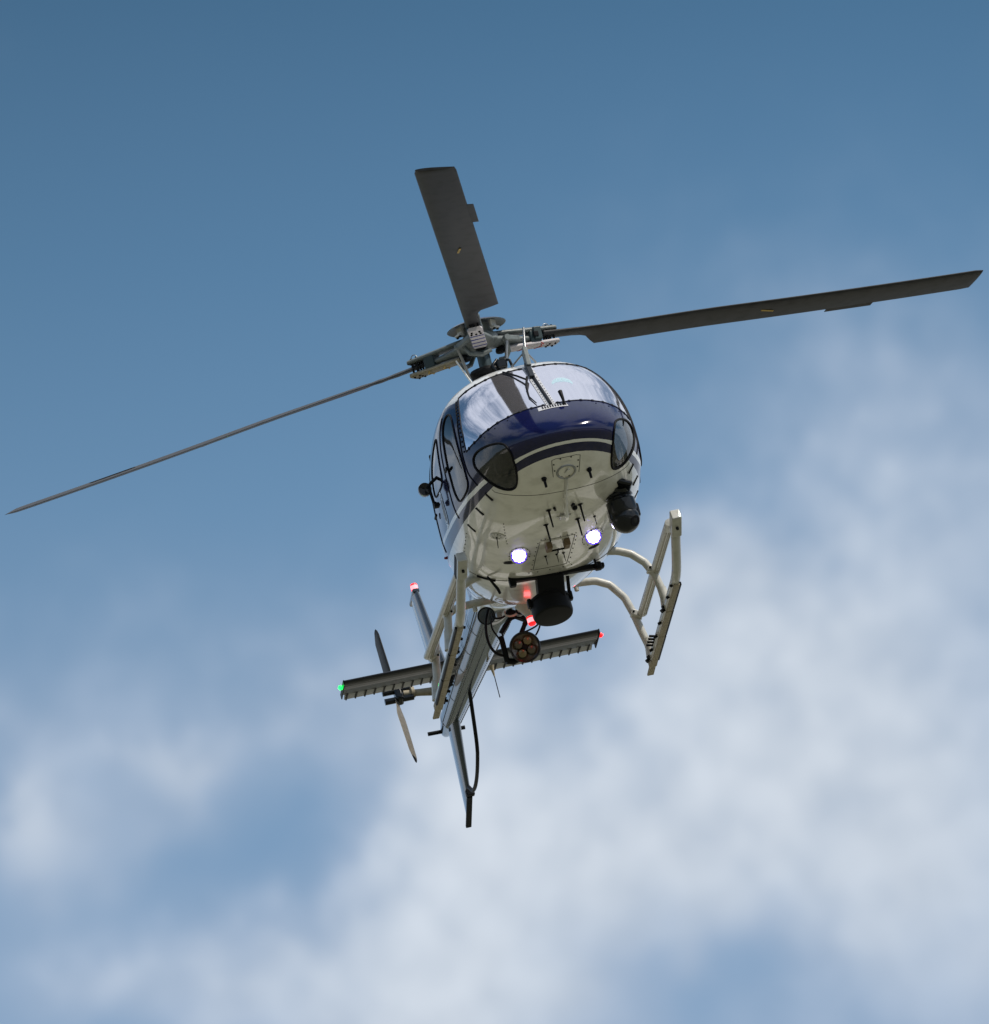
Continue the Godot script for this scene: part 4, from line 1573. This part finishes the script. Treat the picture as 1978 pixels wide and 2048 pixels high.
		for r in rs:
			var ch: float = 0.135 if r < 0.95 else (0.135 + 0.02 * (r - 0.95) / 0.15 if r < 1.10 else 0.155 + (0.345 - 0.155) * clampf((r - 1.10) / 0.17, 0, 1))
			var le := 0.075
			if r > 5.25:
				ch -= 0.02
				le -= 0.012
			var pt: float = p0 + 0.02 - 0.03 * (r / 5.3) + (0.07 * smoothstep(1.0, 3.0, r) if k == 1 else 0.0)
			var w := 0.138 * pow(r / 5.3, 1.8)
			var cd := (-e * cos(pt) - n * sin(pt))
			var th := (n * cos(pt) - e * sin(pt))
			var tk: float = 0.35 if r < 0.75 else (0.30 if r < 1.0 else (0.22 if r < 1.15 else 0.115))
			if r > 5.3:
				tk *= 0.6
			w -= 0.035 * (1.0 - smoothstep(0.8, 2.6, r))
			sec.append(airfoil(hub + u * r + n * w - cd * le, cd, th, ch, tk, 9))
		loft(mb, sec)
		var blade := part(R, "rotor_blade", mb, M.blade)
		mb = MB.new()
		for seg in [[3.75, 4.25]]:
			var ls := []
			for r in [seg[0], seg[1]]:
				var pt := p0 - 0.01
				var cd := (-e * cos(pt) - n * sin(pt))
				var th := (n * cos(pt) - e * sin(pt))
				var o: Vector3 = hub + u * r + n * 0.138 * pow(r / 5.3, 1.8) + cd * (0.345 - 0.075 - 0.012)
				ls.append(PackedVector3Array([o + th * 0.004, o - th * 0.004, o + cd * 0.062 - th * 0.002, o + cd * 0.062 + th * 0.002]))
			loft(mb, ls)
		part(R, "trim_tab", mb, M.blade)
		mb = MB.new()
		var pt2 := p0
		var cd2 := (-e * cos(pt2) - n * sin(pt2))
		var th2 := (n * cos(pt2) - e * sin(pt2))
		var om: Vector3 = hub + u * 2.95 + n * 0.138 * pow(2.95 / 5.3, 1.8) + cd2 * 0.07 - th2 * 0.0205
		box_between(mb, om, om + u * 0.14 + cd2 * 0.03, 0.004, 0.018, 0.001, th2)
		part(R, "blade_mark", mb, M.mark_yellow)

# ---------------------------------------------------------------- equipment
func make_equipment() -> void:
	# wire cutter over the windscreen
	var mb := MB.new()
	var wc := holder(heli, "wire_cutter")
	tube(mb, [Vector3(1.80, 2.338, -0.089), Vector3(1.83, 2.20, -0.06), Vector3(1.88, 2.06, -0.035)], [0.009, 0.012, 0.018], 8)
	part(wc, "deflector_rod", mb, M.steel)
	mb = MB.new()
	box_between(mb, Vector3(1.86, 2.11, -0.035), Vector3(2.03, 1.875, -0.005), 0.09, 0.045, 0.012, Vector3.RIGHT)
	part(wc, "cutter_body", mb, M.hub)
	mb = MB.new()
	box_between(mb, Vector3(1.99, 1.93, 0.0), Vector3(2.17, 1.73, 0.012), 0.05, 0.05, 0.012, Vector3.RIGHT)
	part(wc, "wiper_motor", mb, M.gloss_black)
	for z in [0.10, -0.12]:
		mb = MB.new()
		tube(mb, [Vector3(1.86, 2.10, -0.04), Vector3(1.79, 2.005, z)], 0.009, 8)
		part(wc, "brace", mb, M.steel)
	# wiper: arm and blade lying on the starboard pane
	mb = MB.new()
	tube(mb, [on(0.86, 87.0, 0.03), on(0.78, 83.0, 0.02), on(0.68, 80.0, 0.012), on(0.575, 80.5, 0.012)], [0.012, 0.010, 0.007, 0.005], 8)
	var wi := part(heli, "wiper_arm", mb, M.black)
	mb = MB.new()
	tube(mb, [on(0.985, 79.0, 0.012), on(0.90, 83.0, 0.02), on(0.84, 86.0, 0.03)], 0.009, 8)
	part(wi, "wiper_link", mb, M.black)
	# temperature probe through the port pane's foot
	mb = MB.new()
	var op := on(0.515, -259.0, 0.0)
	tube(mb, [op + Vector3(0.03, -0.03, 0), op + Vector3(0.03, 0.04, 0.004), op + Vector3(0.0, 0.11, 0.006)], [0.009, 0.014, 0.020], 10)
	part(heli, "temperature_probe", mb, M.black)
	# thin whip on the roof
	mb = MB.new()
	tube(mb, [Vector3(1.0, 2.10, 0.285), Vector3(1.0, 2.45, 0.421)], [0.010, 0.007], 8)
	part(heli, "roof_aerial", mb, M.decal_white)
	# side lamp on the starboard rear door
	var sl := holder(heli, "side_lamp")
	mb = MB.new()
	tube(mb, [Vector3(0.92, 1.46, 0.82), Vector3(0.90, 1.42, 0.89), Vector3(0.90, 1.38, 0.925)], 0.015, 8)
	tube(mb, [Vector3(0.90, 1.38, 0.91), Vector3(0.92, 1.24, 0.905), Vector3(0.93, 1.20, 0.86)], 0.014, 8)
	part(sl, "bracket", mb, M.black)
	mb = MB.new()
	lathe(mb, Vector3(0.86, 1.385, 0.945), Vector3(1, -0.1, 0.05), [[0.0, -0.09], [0.03, -0.08], [0.055, -0.04], [0.06, 0.03], [0.055, 0.045], [0.0, 0.04]], 20)
	part(sl, "lamp_body", mb, M.gloss_black)
	mb = MB.new()
	rbox(mb, Transform3D(Basis(), Vector3(0.92, 1.205, 0.885)), Vector3(0.06, 0.04, 0.05), 0.008)
	part(sl, "foot_plate", mb, M.black)
	# camera turret under the port side
	var ct := holder(heli, "camera_turret", "black ball camera turret hanging under the cabin")
	mb = MB.new()
	rbox(mb, Transform3D(Basis(Vector3(1, 0, 0), -0.45), Vector3(2.03, 0.68, -0.53)), Vector3(0.20, 0.05, 0.17), 0.02)
	tube(mb, [Vector3(2.02, 0.70, -0.52), Vector3(1.91, 0.66, -0.52)], [0.07, 0.095], 16)
	part(ct, "mount_arm", mb, M.gloss_black)
	mb = MB.new()
	var bc := Vector3(1.87, 0.437, -0.515)
	var ax := Vector3(0.12, 1.0, 0.06).normalized()
	lathe(mb, bc, ax, [[0.0, 0.225], [0.085, 0.22], [0.118, 0.205], [0.122, 0.185], [0.108, 0.18], [0.112, 0.16], [0.126, 0.15], [0.128, 0.055], [0.118, 0.03], [0.09, 0.02]], 30)
	part(ct, "gimbal_housing", mb, M.gloss_black)
	mb = MB.new()
	for s in [-1, 1]:
		mb = MB.new()
		rbox(mb, Transform3D(Basis(), bc + Vector3(0, 0.04, 0.118 * s)), Vector3(0.10, 0.12, 0.035), 0.016)
		part(ct, "yoke_arm", mb, M.gloss_black)
	mb = MB.new()
	var prof := []
	for i in 17:
		var t := PI * i / 16.0
		prof.append([0.128 * sin(t), -0.128 * cos(t)])
	lathe(mb, bc + Vector3(0, -0.01, 0), Vector3(1, -0.3, 0.1), prof, 30)
	part(ct, "ball", mb, M.gloss_black)
	mb = MB.new()
	lathe(mb, bc + Vector3(0, -0.01, 0), Vector3(1, -0.75, -0.75), [[0.05, 0.115], [0.048, 0.125], [0.0, 0.126]], 20)
	part(ct, "lens", mb, M.rubber)
	# drum antenna on a belly bar
	var da := holder(heli, "drum_antenna", "black drum antenna hanging from the belly bar")
	mb = MB.new()
	box_between(mb, Vector3(0.47, 0.548, 0.36), Vector3(0.42, 0.535, -0.50), 0.045, 0.07, 0.012)
	part(da, "belly_bar", mb, M.black)
	for z in [0.33, -0.44]:
		mb = MB.new()
		rbox(mb, Transform3D(Basis(), Vector3(0.46, 0.525, z)), Vector3(0.07, 0.07, 0.06), 0.012)
		tube(mb, [Vector3(0.50, 0.52, z + 0.02), Vector3(0.52, 0.60, z + 0.03)], 0.012, 8)
		part(da, "bar_clamp", mb, M.black)
	mb = MB.new()
	box_between(mb, Vector3(0.42, 0.56, -0.01), Vector3(0.33, 0.36, 0.01), 0.16, 0.24, 0.02, Vector3.RIGHT)
	box_between(mb, Vector3(0.38, 0.52, -0.17), Vector3(0.30, 0.38, -0.16), 0.025, 0.03, 0.006, Vector3.RIGHT)
	part(da, "pedestal", mb, M.black)
	mb = MB.new()
	lathe(mb, Vector3(0.28, 0.285, 0.02), Vector3(0.20, -1, 0.02), [[0.0, -0.105], [0.165, -0.10], [0.185, -0.085], [0.188, -0.06], [0.178, -0.055], [0.180, 0.05], [0.172, 0.075], [0.155, 0.085], [0.0, 0.088]], 40)
	part(da, "drum", mb, M.black)
	mb = MB.new()
	for k in [-1, 1]:
		rbox(mb, Transform3D(Basis(), Vector3(0.30, 0.36, 0.02 + 0.185 * k)), Vector3(0.07, 0.08, 0.035), 0.01)
	part(da, "drum_lug", mb, M.black)
	# small lever left of the bar
	mb = MB.new()
	tube(mb, [Vector3(0.50, 0.62, 0.54), Vector3(0.46, 0.50, 0.47), Vector3(0.44, 0.46, 0.455)], [0.008, 0.014, 0.012], 8)
	part(heli, "belly_lever", mb, M.black)
	mb = MB.new()
	box_between(mb, on(1.575, -47.0, 0.004), on(1.575, -62.0, 0.004), 0.03, 0.03, 0.01)
	part(heli, "belly_bar_tip", mb, M.black)
	# beacon on a white fairing behind the drum
	var bf := holder(heli, "belly_beacon")
	mb = MB.new()
	var loops := []
	for i in 5:
		var t := i / 4.0
		loops.append(ring(Vector3(lerpf(-0.62, -0.60, t), lerpf(0.66, 0.555, t), lerpf(0.10, 0.075, t)), Vector3(1, 0, 0), Vector3(0, 0, 1), lerpf(0.10, 0.045, t), lerpf(0.085, 0.042, t), 18))
	loft(mb, loops)
	part(bf, "fairing", mb, M.gear)
	beacon(bf, Vector3(-0.60, 0.555, 0.075), Vector3(0.05, -1, -0.04).normalized(), 0.02)
	# searchlight below the tail
	var se := holder(heli, "searchlight", "round black searchlight with a faceted lens")
	var so := Vector3(-1.0, 0.399, 0.119)
	var sa := Vector3(0.95, -0.30, 0.16).normalized()
	mb = MB.new()
	lathe(mb, so, sa, [[0.0, -0.26], [0.07, -0.25], [0.115, -0.20], [0.130, -0.10], [0.138, 0.0], [0.141, 0.03], [0.134, 0.04], [0.122, 0.035], [0.118, 0.015]], 36)
	part(se, "lamp_housing", mb, M.gloss_black)
	mb = MB.new()
	lathe(mb, so, sa, [[0.120, 0.012], [0.09, -0.01], [0.05, -0.03], [0.0, -0.035]], 36)
	part(se, "reflector", mb, M.olive)
	var sx := sa.cross(Vector3.UP).normalized()
	var sy := sx.cross(sa)
	for i in 4:
		mb = MB.new()
		var a := TAU * i / 4.0 + 0.6
		var c := so + sa * 0.012 + (sx * cos(a) + sy * sin(a)) * 0.062
		lathe(mb, c, sa, [[0.044, -0.02], [0.036, 0.004], [0.018, 0.012], [0.0, 0.014]], 14)
		part(se, "lens_facet", mb, M.amber if i % 2 else M.olive)
	mb = MB.new()
	lathe(mb, so + sa * 0.01, sa, [[0.026, -0.02], [0.026, 0.012], [0.0, 0.014]], 14)
	part(se, "lens_centre", mb, M.black)
	mb = MB.new()
	tube(mb, [so + sx * 0.0 + sy * 0.13 - sa * 0.04, so - sx * 0.05 + sy * 0.20 - sa * 0.05], [0.022, 0.020], 10)
	lathe(mb, so - sx * 0.05 + sy * 0.20 - sa * 0.07, sa, [[0.0, 0.0], [0.024, 0.0], [0.024, 0.04], [0.0, 0.04]], 12)
	part(se, "top_lug", mb, M.black)
	mb = MB.new()
	var ya := so - sx * 0.20 + sy * 0.06 - sa * 0.05
	if (ya - so).z < 0:
		sx = -sx
		ya = so - sx * 0.20 + sy * 0.06 - sa * 0.05
	rbox(mb, at_dir(so - sx * 0.185 + sy * 0.03 - sa * 0.08, sy, sa), Vector3(0.24, 0.07, 0.05), 0.012)
	tube(mb, [so - sx * 0.19 - sy * 0.08 - sa * 0.08, so - sx * 0.13 - sy * 0.10 - sa * 0.10, so - sx * 0.05 - sy * 0.08 - sa * 0.12], 0.03, 10)
	part(se, "yoke", mb, M.black)
	mb = MB.new()
	box_between(mb, Vector3(-0.98, 0.75, 0.20), Vector3(-1.05, 0.63, -0.03), 0.06, 0.07, 0.015)
	tube(mb, [Vector3(-1.0, 0.72, 0.16), so - sx * 0.18 + sy * 0.17 - sa * 0.08], 0.022, 10)
	tube(mb, [Vector3(-1.04, 0.66, -0.01), Vector3(-1.04, 0.66, -0.08)], 0.02, 8)
	part(se, "mounting_arm", mb, M.black)
	for pts in [
		bez(Vector3(-0.95, 0.80, 0.36), Vector3(-0.95, 0.62, 0.47), Vector3(-0.95, 0.36, 0.47), so - sx * 0.19 - sy * 0.03 - sa * 0.08, 20),
		bez(Vector3(-0.98, 0.68, 0.12), Vector3(-0.97, 0.66, 0.24), Vector3(-0.97, 0.64, 0.30), so - sx * 0.17 + sy * 0.12 - sa * 0.08, 16),
		bez(Vector3(-1.02, 0.64, 0.0), Vector3(-1.02, 0.62, -0.08), Vector3(-1.02, 0.58, -0.10), so + sy * 0.13 - sx * -0.02 - sa * 0.06, 16),
		bez(Vector3(-0.98, 0.74, -0.06), Vector3(-0.98, 0.62, -0.10), Vector3(-1.0, 0.55, -0.06), so + sx * 0.12 + sy * 0.08 - sa * 0.05, 16),
		bez(Vector3(-0.95, 0.70, 0.36), Vector3(-0.97, 0.60, 0.40), Vector3(-0.97, 0.55, 0.33), so - sx * 0.20 + sy * 0.10 - sa * 0.08, 16)]:
		mb = MB.new()
		tube(mb, pts, 0.013 if pts.size() > 20 else 0.008, 8)
		part(se, "cable", mb, M.black)
	# belly plumbing ahead of it: looped hoses, connector blocks and a round cover
	var ho := holder(heli, "belly_plumbing")
	for i in 4:
		mb = MB.new()
		var o := Vector3(-0.80, 0.70, 0.36 - 0.11 * i)
		tube(mb, bez(o, o + Vector3(0.05, -0.07, 0.05), o + Vector3(0.05, -0.10, -0.08), o + Vector3(0.0, -0.02, -0.12), 12), 0.010, 8)
		part(ho, "hose", mb, M.gear if i % 2 else M.black)
	for i in 4:
		mb = MB.new()
		rbox(mb, Transform3D(Basis(Vector3(0, 1, 0), 0.3 * i), Vector3(-0.86 - 0.03 * i, 0.695 + 0.01 * (i % 2), 0.30 - 0.10 * i)), Vector3(0.06, 0.05, 0.05 + 0.012 * (i % 2)), 0.008)
		part(ho, "connector_block", mb, M.black if i % 2 else M.steel)
	var rc := holder(heli, "round_cover")
	mb = MB.new()
	lathe(mb, Vector3(-1.80, 1.017, 0.257), Vector3(0.9, -0.38, 0.2), [[0.078, -0.06], [0.084, 0.0], [0.079, 0.012], [0.070, 0.006]], 30)
	part(rc, "cover_ring", mb, M.black)
	mb = MB.new()
	lathe(mb, Vector3(-1.80, 1.017, 0.257), Vector3(0.9, -0.38, 0.2), [[0.071, 0.004], [0.04, 0.012], [0.0, 0.014]], 30)
	part(rc, "cover_plate", mb, M.boom)
	# tiny red lamp on the starboard flank
	mb = MB.new()
	lathe(mb, Vector3(-0.1, 1.06, 0.755), Vector3(0.5, 0, 1), [[0.012, -0.02], [0.011, 0.015], [0.0, 0.02]], 12)
	part(heli, "flank_reflector", mb, M.mark_red)
